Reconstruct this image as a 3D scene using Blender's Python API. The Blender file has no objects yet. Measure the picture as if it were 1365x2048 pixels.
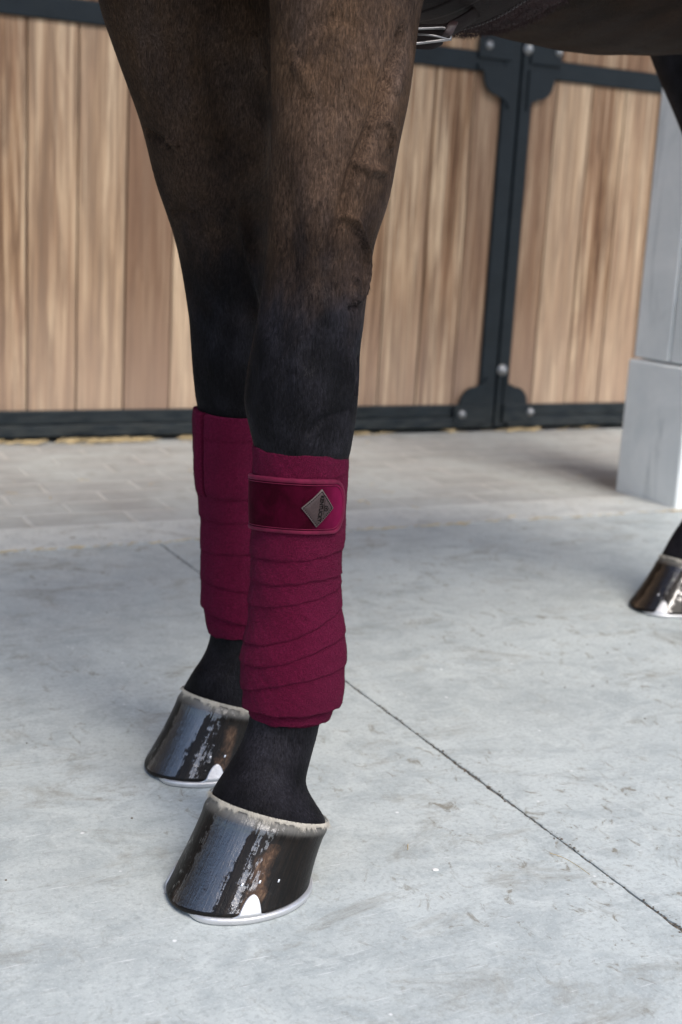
import bpy, bmesh, math, random
import numpy as np
from mathutils import Vector, Matrix
from mathutils.bvhtree import BVHTree
random.seed(7); RS = np.random.RandomState(11)
sc = bpy.context.scene
COL = sc.collection

# ---------------------------------------------------------------- camera
FPX, PITCH, ROLL, HCAM = 2586.0, 0.21788, 0.05555, 0.62
def cam_matrix():
    c, s = math.cos(PITCH), math.sin(PITCH)
    A = np.array([[1, 0, 0], [0, -s, -c], [0, c, -s]], float)      # columns: world X, Y, Z in camera (x right, y down, z fwd)
    cr, sr = math.cos(ROLL), math.sin(ROLL)
    return np.array([[cr, -sr, 0], [sr, cr, 0], [0, 0, 1.0]]) @ A
M = cam_matrix()
EYE = np.array([0, 0, HCAM])
cd = bpy.data.cameras.new('camera'); cam = bpy.data.objects.new('camera', cd); COL.objects.link(cam)
rt, dn, fw = M[0], M[1], M[2]
cam.matrix_world = Matrix(((rt[0], -dn[0], -fw[0], 0), (rt[1], -dn[1], -fw[1], 0), (rt[2], -dn[2], -fw[2], HCAM), (0, 0, 0, 1)))
cd.sensor_fit = 'VERTICAL'; cd.sensor_height = 36.0; cd.lens = FPX / 2048 * 36
cd.clip_end = 500; cd.clip_start = .02
cd.dof.use_dof = True; cd.dof.focus_distance = 1.22; cd.dof.aperture_fstop = 6.3
sc.camera = cam

# ---------------------------------------------------------------- sky, sun, exposure
SUN_EL, SUN_AZ = math.radians(52), math.radians(146)      # azimuth clockwise from +Y
w = bpy.data.worlds.new('World'); sc.world = w; w.use_nodes = True
nt = w.node_tree; bg = nt.nodes['Background']
sky = nt.nodes.new('ShaderNodeTexSky'); sky.sky_type = 'NISHITA'; sky.sun_disc = False
sky.sun_elevation = SUN_EL; sky.sun_rotation = SUN_AZ
sky.air_density = 1.0; sky.dust_density = 2.2; sky.ozone_density = 1.0
nt.links.new(sky.outputs[0], bg.inputs[0]); bg.inputs[1].default_value = .15
sl = bpy.data.lights.new('sun', 'SUN'); so = bpy.data.objects.new('sun', sl); COL.objects.link(so)
sl.energy = 1.7; sl.angle = math.radians(32); sl.color = (1, .95, .88)
sd = Vector((math.sin(SUN_AZ) * math.cos(SUN_EL), math.cos(SUN_AZ) * math.cos(SUN_EL), math.sin(SUN_EL)))
so.rotation_euler = sd.to_track_quat('Z', 'Y').to_euler()
sc.view_settings.view_transform = 'Standard'; sc.view_settings.look = 'None'
sc.view_settings.exposure = .60; sc.view_settings.gamma = 1.0
sc.cycles.use_adaptive_sampling = True; sc.cycles.max_bounces = 6

# ---------------------------------------------------------------- helpers
def ray(x, y): return M.T @ np.array([(x - 682.5) / FPX, (y - 1024) / FPX, 1.0])
def atY(x, y, Y):
    v = ray(x, y); return EYE + v * (Y / v[1])
def gnd(x, y, z=0.0):
    v = ray(x, y); return EYE + v * ((z - HCAM) / v[2])
def proj(P):
    v = (np.asarray(P) - EYE) @ M.T
    return FPX * v[..., 0] / v[..., 2] + 682.5, FPX * v[..., 1] / v[..., 2] + 1024

def mesh_obj(name, V, F, mat=None, parent=None, smooth=True, mats=None, mi=None):
    me = bpy.data.meshes.new(name)
    me.from_pydata([tuple(map(float, v)) for v in V], [], [tuple(int(i) for i in f) for f in F])
    me.update()
    if mats:
        for m in mats: me.materials.append(m)
        if mi is not None: me.polygons.foreach_set('material_index', np.asarray(mi, dtype=np.int32))
    elif mat: me.materials.append(mat)
    if smooth: me.polygons.foreach_set('use_smooth', [True] * len(me.polygons))
    o = bpy.data.objects.new(name, me); COL.objects.link(o)
    if parent: o.parent = parent
    return o
def empty(name, loc=(0, 0, 0), rz=0, parent=None):
    o = bpy.data.objects.new(name, None); COL.objects.link(o); o.location = loc; o.rotation_euler = (0, 0, rz)
    o.empty_display_size = .1
    if parent: o.parent = parent
    return o
def tag(o, label=None, cat=None, group=None, kind=None):
    if label: o['label'] = label
    if cat: o['category'] = cat
    if group: o['group'] = group
    if kind: o['kind'] = kind
    return o
def loft(R, cap=True, closed=True):
    """R: array (n, m, 3) of rings -> verts, faces"""
    R = np.asarray(R); n, m = R.shape[:2]
    V = R.reshape(-1, 3); F = []
    mm = m if closed else m - 1
    for i in range(n - 1):
        for j in range(mm):
            k = (j + 1) % m
            F.append((i * m + j, i * m + k, (i + 1) * m + k, (i + 1) * m + j))
    if cap:
        V = np.vstack([V, R[0].mean(0), R[-1].mean(0)]); a = n * m; b = a + 1
        for j in range(m):
            k = (j + 1) % m
            F.append((a, k, j)); F.append((b, (n - 1) * m + j, (n - 1) * m + k))
    return V, F
def interp(t, T, A):
    """smooth (monotone cubic) interpolation of rows A at knots T"""
    T = np.asarray(T, float); A = np.asarray(A, float)
    if A.ndim == 1: A = A[:, None]
    d = np.diff(A, axis=0) / np.diff(T)[:, None]
    m = np.zeros_like(A); m[0] = d[0]; m[-1] = d[-1]
    h = np.diff(T)[:, None]
    for i in range(1, len(T) - 1):
        w1 = 2 * h[i] + h[i - 1]; w2 = h[i] + 2 * h[i - 1]
        ok = d[i - 1] * d[i] > 0
        with np.errstate(divide='ignore', invalid='ignore'):
            v = (w1 + w2) / (w1 / d[i - 1] + w2 / d[i])
        m[i] = np.where(ok, v, 0)
    t = np.clip(np.asarray(t, float), T[0], T[-1]); i = np.clip(np.searchsorted(T, t) - 1, 0, len(T) - 2)
    hh = (T[i + 1] - T[i]); u = ((t - T[i]) / hh)[:, None]; hh = hh[:, None]
    return ((2 * u**3 - 3 * u**2 + 1) * A[i] + (u**3 - 2 * u**2 + u) * hh * m[i] + (-2 * u**3 + 3 * u**2) * A[i + 1] + (u**3 - u**2) * hh * m[i + 1])

class MB:
    def __init__(s): s.V = []; s.F = []; s.a = []
    def add(s, V, F, val=0.0):
        o = len(s.V); s.V += [tuple(v) for v in V]; s.F += [tuple(i + o for i in f) for f in F]; s.a += [val] * len(V)
    def box(s, a, b, val=0.0, bev=0.0):
        (x0, y0, z0), (x1, y1, z1) = a, b
        bm = bmesh.new(); bmesh.ops.create_cube(bm, size=1)
        for v in bm.verts: v.co = Vector(((x0 + x1) / 2 + v.co.x * (x1 - x0), (y0 + y1) / 2 + v.co.y * (y1 - y0), (z0 + z1) / 2 + v.co.z * (z1 - z0)))
        if bev: bmesh.ops.bevel(bm, geom=bm.edges[:], offset=bev, segments=2, profile=.5, affect='EDGES')
        bm.verts.index_update()
        s.add([v.co[:] for v in bm.verts], [[v.index for v in f.verts] for f in bm.faces], val); bm.free()
    def prism(s, pts, y0, y1, val=0.0):
        n = len(pts); V = [(x, y0, z) for x, z in pts] + [(x, y1, z) for x, z in pts]
        F = [tuple(range(n)), tuple(range(2 * n - 1, n - 1, -1))] + [(i, i + n, (i + 1) % n + n, (i + 1) % n) for i in range(n)]
        s.add(V, F, val)
    def obj(s, name, mat, parent=None, smooth=False):
        o = mesh_obj(name, s.V, s.F, mat, parent, smooth)
        at = o.data.attributes.new('val', 'FLOAT', 'POINT'); at.data.foreach_set('value', s.a)
        return o

# ---- node helper
class NT:
    def __init__(s, name):
        s.m = bpy.data.materials.new(name); s.m.use_nodes = True; s.t = s.m.node_tree
        s.p = s.t.nodes['Principled BSDF']
    def n(s, typ, **k):
        x = s.t.nodes.new(typ)
        for a, b in k.items(): setattr(x, a, b)
        return x
    def L(s, a, b): s.t.links.new(a, b)
    def coord(s, kind='Object', scale=(1, 1, 1), rot=(0, 0, 0), src=None):
        if src is None: src = s.n('ShaderNodeTexCoord').outputs[kind]
        m = s.n('ShaderNodeMapping'); m.inputs['Scale'].default_value = scale; m.inputs['Rotation'].default_value = rot
        s.L(src, m.inputs['Vector']); return m.outputs[0]
    def noise(s, vec, scale=5, detail=4, rough=.5, dist=0, out='Fac'):
        x = s.n('ShaderNodeTexNoise'); x.inputs['Scale'].default_value = scale; x.inputs['Detail'].default_value = detail
        x.inputs['Roughness'].default_value = rough; x.inputs['Distortion'].default_value = dist
        s.L(vec, x.inputs['Vector']); return x.outputs[out]
    def ramp(s, fac, stops, interp='LINEAR'):
        r = s.n('ShaderNodeValToRGB'); cr = r.color_ramp; cr.interpolation = interp
        while len(cr.elements) < len(stops): cr.elements.new(.5)
        for e, (p, c) in zip(cr.elements, stops):
            e.position = p; e.color = (c, c, c, 1) if isinstance(c, (int, float)) else (*c, 1)
        s.L(fac, r.inputs[0]); return r.outputs[0]
    def mix(s, fac, a, b, mode='MIX'):
        x = s.n('ShaderNodeMix', data_type='RGBA', blend_type=mode)
        for i, v in ((0, fac), (6, a), (7, b)):
            if hasattr(v, 'links'): s.L(v, x.inputs[i])
            elif i == 0: x.inputs[0].default_value = v
            else: x.inputs[i].default_value = (*v, 1) if len(v) == 3 else v
        return x.outputs[2]
    def math(s, op, a, b=None, c=None):
        x = s.n('ShaderNodeMath', operation=op)
        for i, v in enumerate((a, b, c)):
            if v is None: continue
            if hasattr(v, 'links'): s.L(v, x.inputs[i])
            else: x.inputs[i].default_value = v
        return x.outputs[0]
    def bump(s, h, dist=.001, strength=1.0, normal=None):
        b = s.n('ShaderNodeBump'); b.inputs['Distance'].default_value = dist; b.inputs['Strength'].default_value = strength
        s.L(h, b.inputs['Height'])
        if normal is not None: s.L(normal, b.inputs['Normal'])
        return b.outputs[0]
    def set(s, **k):
        for a, v in k.items():
            i = s.p.inputs[a.replace('_', ' ')]
            if hasattr(v, 'links'): s.L(v, i)
            else: i.default_value = (*v, 1) if (isinstance(v, tuple) and len(v) == 3) else v
        return s.m
    def attr(s, name, out='Fac'):
        a = s.n('ShaderNodeAttribute'); a.attribute_name = name; return a.outputs[out]

# ---------------------------------------------------------------- materials
def mat_concrete(name, base=(.462, .503, .50), warm=0.0):
    t = NT(name); c = t.coord('Object')
    big = t.noise(c, 2.2, 5, .55); mid = t.noise(c, 7, 9, .7, .5)
    swirl = t.noise(t.coord('Object', (5, 8, 1), (0, 0, .5)), 1.9, 9, .72, 1.2)
    swirl2 = t.noise(t.coord('Object', (11, 6, 1), (0, 0, .15)), 2.1, 10, .76, 1.0)
    k_ = lambda *m: tuple(b_ * q for b_, q in zip(base, m))
    col = t.mix(t.ramp(big, [(.3, 0), (.7, 1)]), k_(.86, .86, .86), k_(1.1, 1.1, 1.1))
    col = t.mix(t.ramp(mid, [(.42, 0), (.66, .55)]), col, k_(1.22, 1.2, 1.18))
    col = t.mix(t.ramp(swirl, [(.47, 0.0), (.62, .58)]), col, k_(.68, .70, .72))
    col = t.mix(t.ramp(swirl2, [(.5, 0.0), (.66, .48)]), col, k_(1.28, 1.25, 1.22))
    fine = t.noise(c, 180, 5, .7)
    col = t.mix(t.ramp(fine, [(.38, .45), (.5, 0)]), col, k_(.6, .6, .6))
    fine2 = t.noise(t.coord('Object', (1, 1, 1), (0, 0, 1)), 420, 3, .6)
    col = t.mix(t.ramp(fine2, [(.55, 0), (.75, .4)]), col, (.74, .76, .75))
    # brown dirt: soft blotches, small smudges, crumbs of colour
    st = t.noise(t.coord('Object', (1, 1.8, 1), (0, 0, .3)), 5.5, 10, .78, .8)
    col = t.mix(t.ramp(st, [(.54, 0), (.68, .6)]), col, (.20, .18, .14))
    st2 = t.noise(t.coord('Object', (1.5, 1, 1), (0, 0, -.3)), 30, 8, .75, .8)
    col = t.mix(t.math('MULTIPLY', t.ramp(st2, [(.57, 0), (.64, .75)]), t.ramp(big, [(.42, .25), (.58, 1)])), col, (.17, .145, .10))
    # scratches, long and short, pale and dark
    for k, (rz, sx, sy, th, am, cc) in enumerate(((.35, 3, 130, .735, .5, (.68, .71, .71)), (-.5, 3, 130, .75, .5, (.68, .71, .71)), (1.2, 3, 130, .74, .5, (.2, .2, .2)),
            (.1, 16, 210, .69, .5, (.72, .74, .74)), (.9, 18, 230, .70, .5, (.72, .74, .74)), (-.9, 14, 190, .70, .45, (.22, .21, .19)), (2.2, 20, 240, .70, .5, (.72, .74, .74)))):
        s_ = t.noise(t.coord('Object', (sx, sy, 1), (0, 0, rz)), 1.6, 3, .55, .35)
        col = t.mix(t.ramp(s_, [(th - .03, 0), (th + .03, am)]), col, cc)
    vo = t.n('ShaderNodeTexVoronoi'); vo.inputs['Scale'].default_value = 34; t.L(c, vo.inputs['Vector'])
    sp = t.math('MULTIPLY', t.ramp(vo.outputs['Distance'], [(.05, 1), (.09, 0)]), t.ramp(t.noise(c, 17, 2, .5), [(.56, 0), (.6, 1)]))
    col = t.mix(sp, col, (.75, .76, .76))
    rough = t.ramp(t.noise(c, 14, 6, .7), [(.3, .42), (.7, .66)])
    h = t.math('ADD', t.math('MULTIPLY', mid, .8), t.math('ADD', t.math('MULTIPLY', fine, .3), t.math('MULTIPLY', swirl, .4)))
    return t.set(Base_Color=col, Roughness=rough, Specular_IOR_Level=.35, Normal=t.bump(h, .0015, .9))
M_conc = mat_concrete('trowelled_concrete')

def mat_paving():
    t = NT('block_paving'); c = t.coord('Object'); w_ = t.noise(c, 5, 3, .5, 0, 'Color')
    br = t.n('ShaderNodeTexBrick'); br.offset = .5
    br.inputs['Scale'].default_value = 1; br.inputs['Brick Width'].default_value = .215; br.inputs['Row Height'].default_value = .105
    br.inputs['Mortar Size'].default_value = .009; br.inputs['Mortar Smooth'].default_value = .6; br.inputs['Bias'].default_value = 0
    br.inputs['Color1'].default_value = (.33, .325, .31, 1); br.inputs['Color2'].default_value = (.41, .41, .395, 1); br.inputs['Mortar'].default_value = (.50, .49, .46, 1)
    t.L(t.mix(.02, c, w_, 'ADD'), br.inputs['Vector'])
    n1 = t.noise(c, 3.2, 6, .65, .4); n2 = t.noise(c, 22, 6, .7)
    col = t.mix(t.ramp(n1, [(.40, 0), (.62, .8)]), br.outputs[0], (.48, .50, .48))
    col = t.mix(t.ramp(n2, [(.5, 0), (.75, .5)]), col, (.2, .18, .15))
    col = t.mix(t.ramp(t.noise(c, 60, 3, .6), [(.6, 0), (.8, .5)]), col, (.55, .52, .45))
    hh = t.math('SUBTRACT', t.math('MULTIPLY', n2, .4), br.outputs['Fac'])
    return t.set(Base_Color=col, Roughness=.8, Normal=t.bump(hh, .004, .8))
M_pave = mat_paving()

def mat_wood():
    t = NT('weathered_door_wood'); v = t.attr('val')
    src = t.n('ShaderNodeTexCoord').outputs['Object']
    off = t.n('ShaderNodeCombineXYZ'); t.L(t.math('MULTIPLY', v, 13.7), off.inputs[0]); t.L(t.math('MULTIPLY', v, 31.0), off.inputs[2])
    ad = t.n('ShaderNodeVectorMath', operation='ADD'); t.L(src, ad.inputs[0]); t.L(off.outputs[0], ad.inputs[1])
    g1 = t.noise(t.coord(scale=(34, 34, 1.0), src=ad.outputs[0]), 1.1, 5, .6, .9)
    g2 = t.noise(t.coord(scale=(90, 90, 2.2), src=ad.outputs[0]), 1.5, 5, .6, .4)
    g3 = t.noise(t.coord(scale=(9, 9, 1.6), src=ad.outputs[0]), 1.0, 3, .5, 1.6)
    col = t.ramp(g1, [(.35, (.13, .065, .032)), (.46, (.36, .225, .13)), (.60, (.58, .43, .285))])
    col = t.mix(t.ramp(g3, [(.45, 0), (.68, .6)]), col, (.25, .135, .08))
    col = t.mix(t.ramp(g2, [(.42, .75), (.54, 0)]), col, (.12, .065, .038))
    tone = t.math('FRACT', t.math('MULTIPLY', v, 7.31))
    col = t.mix(t.ramp(tone, [(0, .75), (.5, 0)]), col, (.19, .11, .07))
    col = t.mix(t.ramp(tone, [(.6, 0), (1, .45)]), col, (.62, .47, .33))
    # splash-greyed lower ends of the boards
    sep = t.n('ShaderNodeSeparateXYZ'); t.L(src, sep.inputs[0])
    wz = t.math('ADD', sep.outputs[2], t.math('MULTIPLY', g1, .35))
    col = t.mix(t.ramp(wz, [(.3, .3), (.62, 0)]), col, (.50, .38, .30))
    return t.set(Base_Color=col, Roughness=.72, Specular_IOR_Level=.3, Normal=t.bump(t.math('ADD', g1, t.math('MULTIPLY', g2, .5)), .0015, .7))
M_wood = mat_wood()

def mat_metal():
    t = NT('anthracite_painted_steel'); c = t.coord('Object')
    n1 = t.noise(c, 9, 5, .6); n2 = t.noise(t.coord('Object', (3, 3, 20)), 5, 5, .65)
    col = t.mix(t.ramp(n1, [(.35, 0), (.7, 1)]), (.007, .0115, .0155), (.013, .020, .026))
    sep = t.n('ShaderNodeSeparateXYZ'); t.L(c, sep.inputs[0])
    low = t.math('ADD', sep.outputs[2], t.math('MULTIPLY', n2, .14))
    dust = t.math('MULTIPLY', t.ramp(low, [(.1, 1), (.2, .1)]), t.ramp(n2, [(.4, 0), (.66, .55)]))
    col = t.mix(dust, col, (.08, .085, .08))
    return t.set(Base_Color=col, Roughness=t.ramp(n1, [(.3, .38), (.7, .55)]), Metallic=0.0, Specular_IOR_Level=.22, Normal=t.bump(t.noise(c, 160, 3), .0004, .5))
M_steel = mat_metal()
def mat_simple(name, col, rough=.5, metal=0.0, bscale=100, bdist=.0003, var=.15, **k):
    t = NT(name); c = t.coord('Object'); n1 = t.noise(c, bscale, 4, .6); n0 = t.noise(c, bscale * .12, 4, .6)
    cc = t.mix(t.ramp(n0, [(.3, 0), (.7, 1)]), tuple(x * (1 - var) for x in col), tuple(min(1, x * (1 + var)) for x in col))
    return t.set(Base_Color=cc, Roughness=rough, Metallic=metal, Normal=t.bump(n1, bdist, .7), **k)
M_bolt = mat_simple('galvanised_steel', (.36, .37, .38), .42, .8, 300, .0002)
M_buckle = mat_simple('worn_nickel', (.27, .26, .26), .32, .95, 300, .0002)

def mat_stone():
    t = NT('bluish_limestone'); c = t.coord('Object')
    n1 = t.noise(c, 5, 7, .65, .5); n2 = t.noise(t.coord('Object', (7, 7, 1.2)), 2.0, 6, .65, .8); n3 = t.noise(c, 90, 4, .6)
    col = t.mix(t.ramp(n1, [(.35, 0), (.7, 1)]), (.70, .735, .74), (.86, .875, .87))
    col = t.mix(t.ramp(n2, [(.55, 0), (.75, .7)]), col, (.32, .36, .38))
    col = t.mix(t.ramp(n2, [(.25, .55), (.42, 0)]), col, (.86, .88, .88))
    return t.set(Base_Color=col, Roughness=.7, Normal=t.bump(t.math('ADD', n1, t.math('MULTIPLY', n3, .3)), .002, .7))
M_stone = mat_stone()

def mat_coat():
    t = NT('bay_horse_coat'); src = t.n('ShaderNodeTexCoord').outputs['Object']
    base = t.attr('coat', 'Color')
    f1 = t.noise(t.coord(scale=(1, 1, .2), src=src), 900, 3, .6, .4); f2 = t.noise(t.coord(scale=(1, 1, .3), rot=(.3, .2, 0), src=src), 420, 4, .65, .6)
    m1 = t.noise(t.coord(src=src), 26, 5, .62)
    col = t.mix(t.ramp(m1, [(.3, .35), (.6, 0)]), base, (.006, .0055, .006))
    col = t.mix(t.ramp(f1, [(.35, .55), (.52, 0)]), col, (.003, .003, .003))
    col = t.mix(1.0, col, t.ramp(f2, [(.3, .55), (.5, 1.0), (.72, 1.9)]), 'MULTIPLY')
    hh = t.math('ADD', f1, t.math('MULTIPLY', f2, .8))
    return t.set(Base_Color=col, Roughness=.6, Specular_IOR_Level=.05, Sheen_Weight=.0, Sheen_Roughness=.4, Sheen_Tint=(.7, .72, .85),
                 Normal=t.bump(hh, .0011, .9))
M_coat = mat_coat()

def mat_hoof():
    t = NT('oiled_black_hoof_horn'); uv = t.n('ShaderNodeTexCoord').outputs['UV']
    src = t.n('ShaderNodeTexCoord').outputs['Object']
    st = t.noise(t.coord(scale=(120, 2.0, 1), src=uv), 1.0, 6, .72, .3)      # vertical horn fibres
    st2 = t.noise(t.coord(scale=(18, 3.0, 1), src=uv), 1.0, 6, .7, .8)
    ring = t.noise(t.coord(scale=(2, 40, 1), src=uv), 1.0, 3, .5, .3)
    n = t.noise(src, 170, 5, .7)
    col = t.mix(t.ramp(st, [(.45, 0), (.8, .8)]), (.0045, .0038, .0034), (.022, .014, .010))
    pale = t.attr('pale'); pt = t.attr('brown')                                                     # unpigmented brown flare on the quarter
    pm = t.math('ADD', pt, t.math('MULTIPLY', t.math('SUBTRACT', st2, .5), 1.5))
    col = t.mix(t.ramp(pm, [(.45, 0), (.75, 1)]), col, t.ramp(t.noise(t.coord(scale=(70, 7, 1), src=uv), 1.0, 8, .8, .6), [(.38, (.012, .008, .006)), (.55, (.07, .038, .022)), (.72, (.22, .14, .085))]))
    col = t.mix(t.ramp(t.math('ADD', pale, t.math('MULTIPLY', t.math('SUBTRACT', st, .5), .5)), [(.2, 0), (.95, 1)]), col, (.13, .125, .115))
    st3 = t.noise(t.coord(scale=(11, 1.1, 1), src=uv), 1.0, 4, .6, .4)
    dv = t.math('ADD', t.attr('dull'), t.math('MULTIPLY', t.math('SUBTRACT', st3, .5), 2.2))
    dv = t.math('ADD', dv, t.math('MULTIPLY', t.math('SUBTRACT', n, .5), 1.5))
    dv = t.math('ADD', dv, t.math('MULTIPLY', t.math('SUBTRACT', st, .5), 1.9))
    dull = t.ramp(dv, [(.46, 0), (.56, 1)])   # ragged upright bands with less coat gloss
    rough = t.math('ADD', t.math('MULTIPLY', dull, .25), .1)
    cw = t.math('MULTIPLY', t.math('SUBTRACT', 1.0, t.math('MULTIPLY', dull, .94)), t.math('SUBTRACT', 1.0, t.math('MULTIPLY', pale, .75)))
    h = t.math('ADD', t.math('MULTIPLY', st, .7), t.math('ADD', t.math('MULTIPLY', ring, .04), t.math('MULTIPLY', n, .3)))
    nb = t.bump(h, .0009, .7); nb2 = t.bump(t.math('ADD', st, t.math('MULTIPLY', n, .8)), .0008, .8)
    return t.set(Base_Color=col, Roughness=rough, Specular_IOR_Level=.07, Coat_Weight=cw, Coat_Roughness=.1, Coat_IOR=2.5, Normal=nb, Coat_Normal=nb2)
M_hoof = mat_hoof()
M_alu = mat_simple('worn_aluminium', (.60, .60, .61), .42, .7, 260, .0005, .12)
M_nail = mat_simple('steel_nail', (.75, .75, .76), .25, .9, 400, .0002)
M_pale = mat_simple('pale_coronet_hair', (.52, .48, .41), .7, 0, 300, .0006, .35)

def mat_fleece(name='burgundy_fleece', col=(.102, .0032, .0245)):
    t = NT(name); src = t.n('ShaderNodeTexCoord').outputs['Object']
    f = t.noise(t.coord(src=src), 1100, 4, .75); g = t.noise(t.coord(src=src), 430, 4, .75, .5); b = t.noise(t.coord(src=src), 26, 5, .6)
    c = t.mix(t.ramp(f, [(.38, .9), (.52, 0)]), col, tuple(x * .45 for x in col))
    c = t.mix(t.ramp(g, [(.5, 0), (.68, .55)]), c, (col[0] * 1.6, col[1] * 3, col[2] * 1.9))
    c = t.mix(t.ramp(g, [(.36, .5), (.48, 0)]), c, tuple(x * .5 for x in col))
    c = t.mix(t.ramp(b, [(.3, .35), (.6, 0)]), c, tuple(x * .62 for x in col))
    return t.set(Base_Color=c, Roughness=.95, Specular_IOR_Level=.1, Sheen_Weight=.10, Sheen_Roughness=.5, Sheen_Tint=(.9, .15, .4),
                 Normal=t.bump(t.math('ADD', f, t.math('MULTIPLY', g, 1.6)), .0019, 1.0))
M_fleece = mat_fleece()
def mat_velvet():
    t = NT('burgundy_velvet'); src = t.n('ShaderNodeTexCoord').outputs['Object']
    g = t.noise(t.coord(src=src), 60, 5, .6, .6); f = t.noise(t.coord(src=src), 900, 3, .6)
    c = t.mix(t.ramp(g, [(.35, 0), (.65, 1)]), (.020, .0005, .0042), (.038, .0010, .0085))
    c = t.mix(t.attr('nap_sheen'), c, (.13, .0055, .036))  # painted sheen: lighter velvet tone towards the strap end
    return t.set(Base_Color=c, Roughness=.7, Specular_IOR_Level=.03, Sheen_Weight=.22, Sheen_Roughness=.25, Sheen_Tint=(.6, .05, .17), Normal=t.bump(f, .0004, .5))
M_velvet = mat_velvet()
M_bind = mat_simple('burgundy_binding_tape', (.092, .003, .021), .75, 0, 700, .0003, .3, Specular_IOR_Level=.2, Sheen_Weight=.12, Sheen_Tint=(.9, .2, .45, 1))
M_leather = mat_simple('brown_leather', (.036, .020, .020), .5, 0, 500, .0004, .25, Specular_IOR_Level=.4)
M_leather2 = mat_simple('dark_girth_leather', (.011, .0065, .006), .6, 0, 300, .0004, .25, Specular_IOR_Level=.12)
M_edge = mat_simple('cut_leather_edge', (.075, .055, .052), .6, 0, 500, .0002, .2)
M_thread = mat_simple('stitching_thread', (.004, .003, .003), .7, Specular_IOR_Level=.1)
M_thread2 = mat_simple('grey_girth_stitching', (.06, .05, .05), .6)
M_wool = mat_simple('brown_sheepskin', (.035, .018, .018), .95, 0, 500, .003, .5)
M_straw = mat_simple('straw', (.5, .38, .2), .7, 0, 200, .0003, .35)
M_dirt = mat_simple('dark_grit', (.11, .09, .07), .9, 0, 300, .001, .5)
M_white = mat_simple('chalk_white_stone', (.78, .77, .75), .6)
M_render = mat_simple('dark_render', (.1, .09, .085), .85, 0, 30, .002, .2)
M_roof = mat_simple('dark_timber_ceiling', (.11, .075, .05), .75, 0, 30, .001, .3)

# ================================================================= SETTING (wall frame: x = along wall u, y = out from wall -> -n)
WYAW = 0.47296
W0 = np.array([.4975, 4.1408, 0.0])
U = np.array([math.cos(WYAW), math.sin(WYAW), 0]); N = np.array([math.sin(WYAW), -math.cos(WYAW), 0])
def wall_empty(name, u=0.0, n=0.0, parent=None):
    # local x = along the wall to the right, local -y = towards the camera
    return empty(name, tuple(W0 + U * u + N * n), WYAW, parent)
def place(o, u=0.0, n=0.0):
    o.location = tuple(W0 + U * u + N * n); o.rotation_euler = (0, 0, WYAW); return o

# ground: one big sheet; concrete slabs and block paving as sheets above it
def sheet(name, pts, z, mat, origin=(0, 0)):
    return mesh_obj(name, [(x, y, z) for x, y in pts], [tuple(range(len(pts)))], mat, smooth=False)
gt = NT('yard_grit'); gc = gt.coord('Object')
M_ground = gt.set(Base_Color=gt.ramp(gt.noise(gc, 40, 6, .7), [(.35, (.12, .105, .085)), (.7, (.30, .28, .24))]), Roughness=.95, Normal=gt.bump(gt.noise(gc, 300, 4), .002, 1))
g = sheet('ground', [(-120, -120), (120, -120), (120, 120), (-120, 120)], -.0028, M_ground); tag(g, kind='structure')
NL = 1.135   # slab edge distance from the door wall
JU = -1.5315
def slab(name, u0, u1, n0, n1, jl, jr, z=0.0, mat=M_conc, base=-.012, edge=.0015):
    """slab with worn, wandering edges; local wall frame: x=u, y=-n"""
    def wander(a, b, k):
        m = 700; t = np.linspace(a, b, m); r = RS.randn(m); r2 = np.convolve(RS.randn(m), np.ones(25) / 5, 'same')
        return t, (r * .35 + r2 * .5) * edge * k
    P = []
    t, d = wander(n1, n0, 1 if jl else 0); d = np.abs(d); P += [(u0 + a, -b) for a, b in zip(d, t)]
    t, d = wander(u0, u1, 1.6); P += [(a, -n0 - abs(b)) for a, b in zip(t[1:-1], d[1:-1])]
    t, d = wander(n0, n1, 1 if jr else 0); d = np.abs(d); P += [(u1 - a, -b) for a, b in zip(d, t)]
    P.append((u1, -n1)); n = len(P)
    C = np.array(P); cen = C.mean(0)
    # inner ring gives the arris a soft shoulder
    V = [(x, y, base) for x, y in P] + [(x, y, z - .0008) for x, y in P]
    nrm = []
    for i in range(n):
        a = C[(i + 1) % n] - C[i - 1]; l_ = np.hypot(*a) or 1; nrm.append((-a[1] / l_, a[0] / l_))
    s = 1 if np.dot(nrm[n // 8], cen - C[n // 8]) > 0 else -1
    V += [(x + s * nx * .0015, y + s * ny * .0015, z) for (x, y), (nx, ny) in zip(P, nrm)]
    F = [(i, (i + 1) % n, n + (i + 1) % n, n + i) for i in range(n)] + [(n + i, n + (i + 1) % n, 2 * n + (i + 1) % n, 2 * n + i) for i in range(n)]
    F.append(tuple(range(2 * n, 3 * n)))
    o = mesh_obj(name, V, F, mat, smooth=False); place(o); tag(o, kind='structure')
    return o
G = .0008
slab('concrete_slab', JU - 3.2, JU - G, NL, 5.9, False, True)
slab('concrete_slab', JU + G, JU + 4.2, NL, 5.9, True, False)
# near the doors: block paving with a light concrete edging strip
o = sheet('paving', [(-7, -.965), (7, -.965), (7, .5), (-7, .5)], -.002, M_pave); place(o); tag(o, kind='structure')
M_conc2 = mat_concrete('edging_concrete', (.56, .58, .56))
b = MB(); b.box((-7, -NL + .006, -.03), (7, -.966, .0005)); o = b.obj('kerb_strip', M_conc2); place(o); tag(o, kind='structure')

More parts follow.
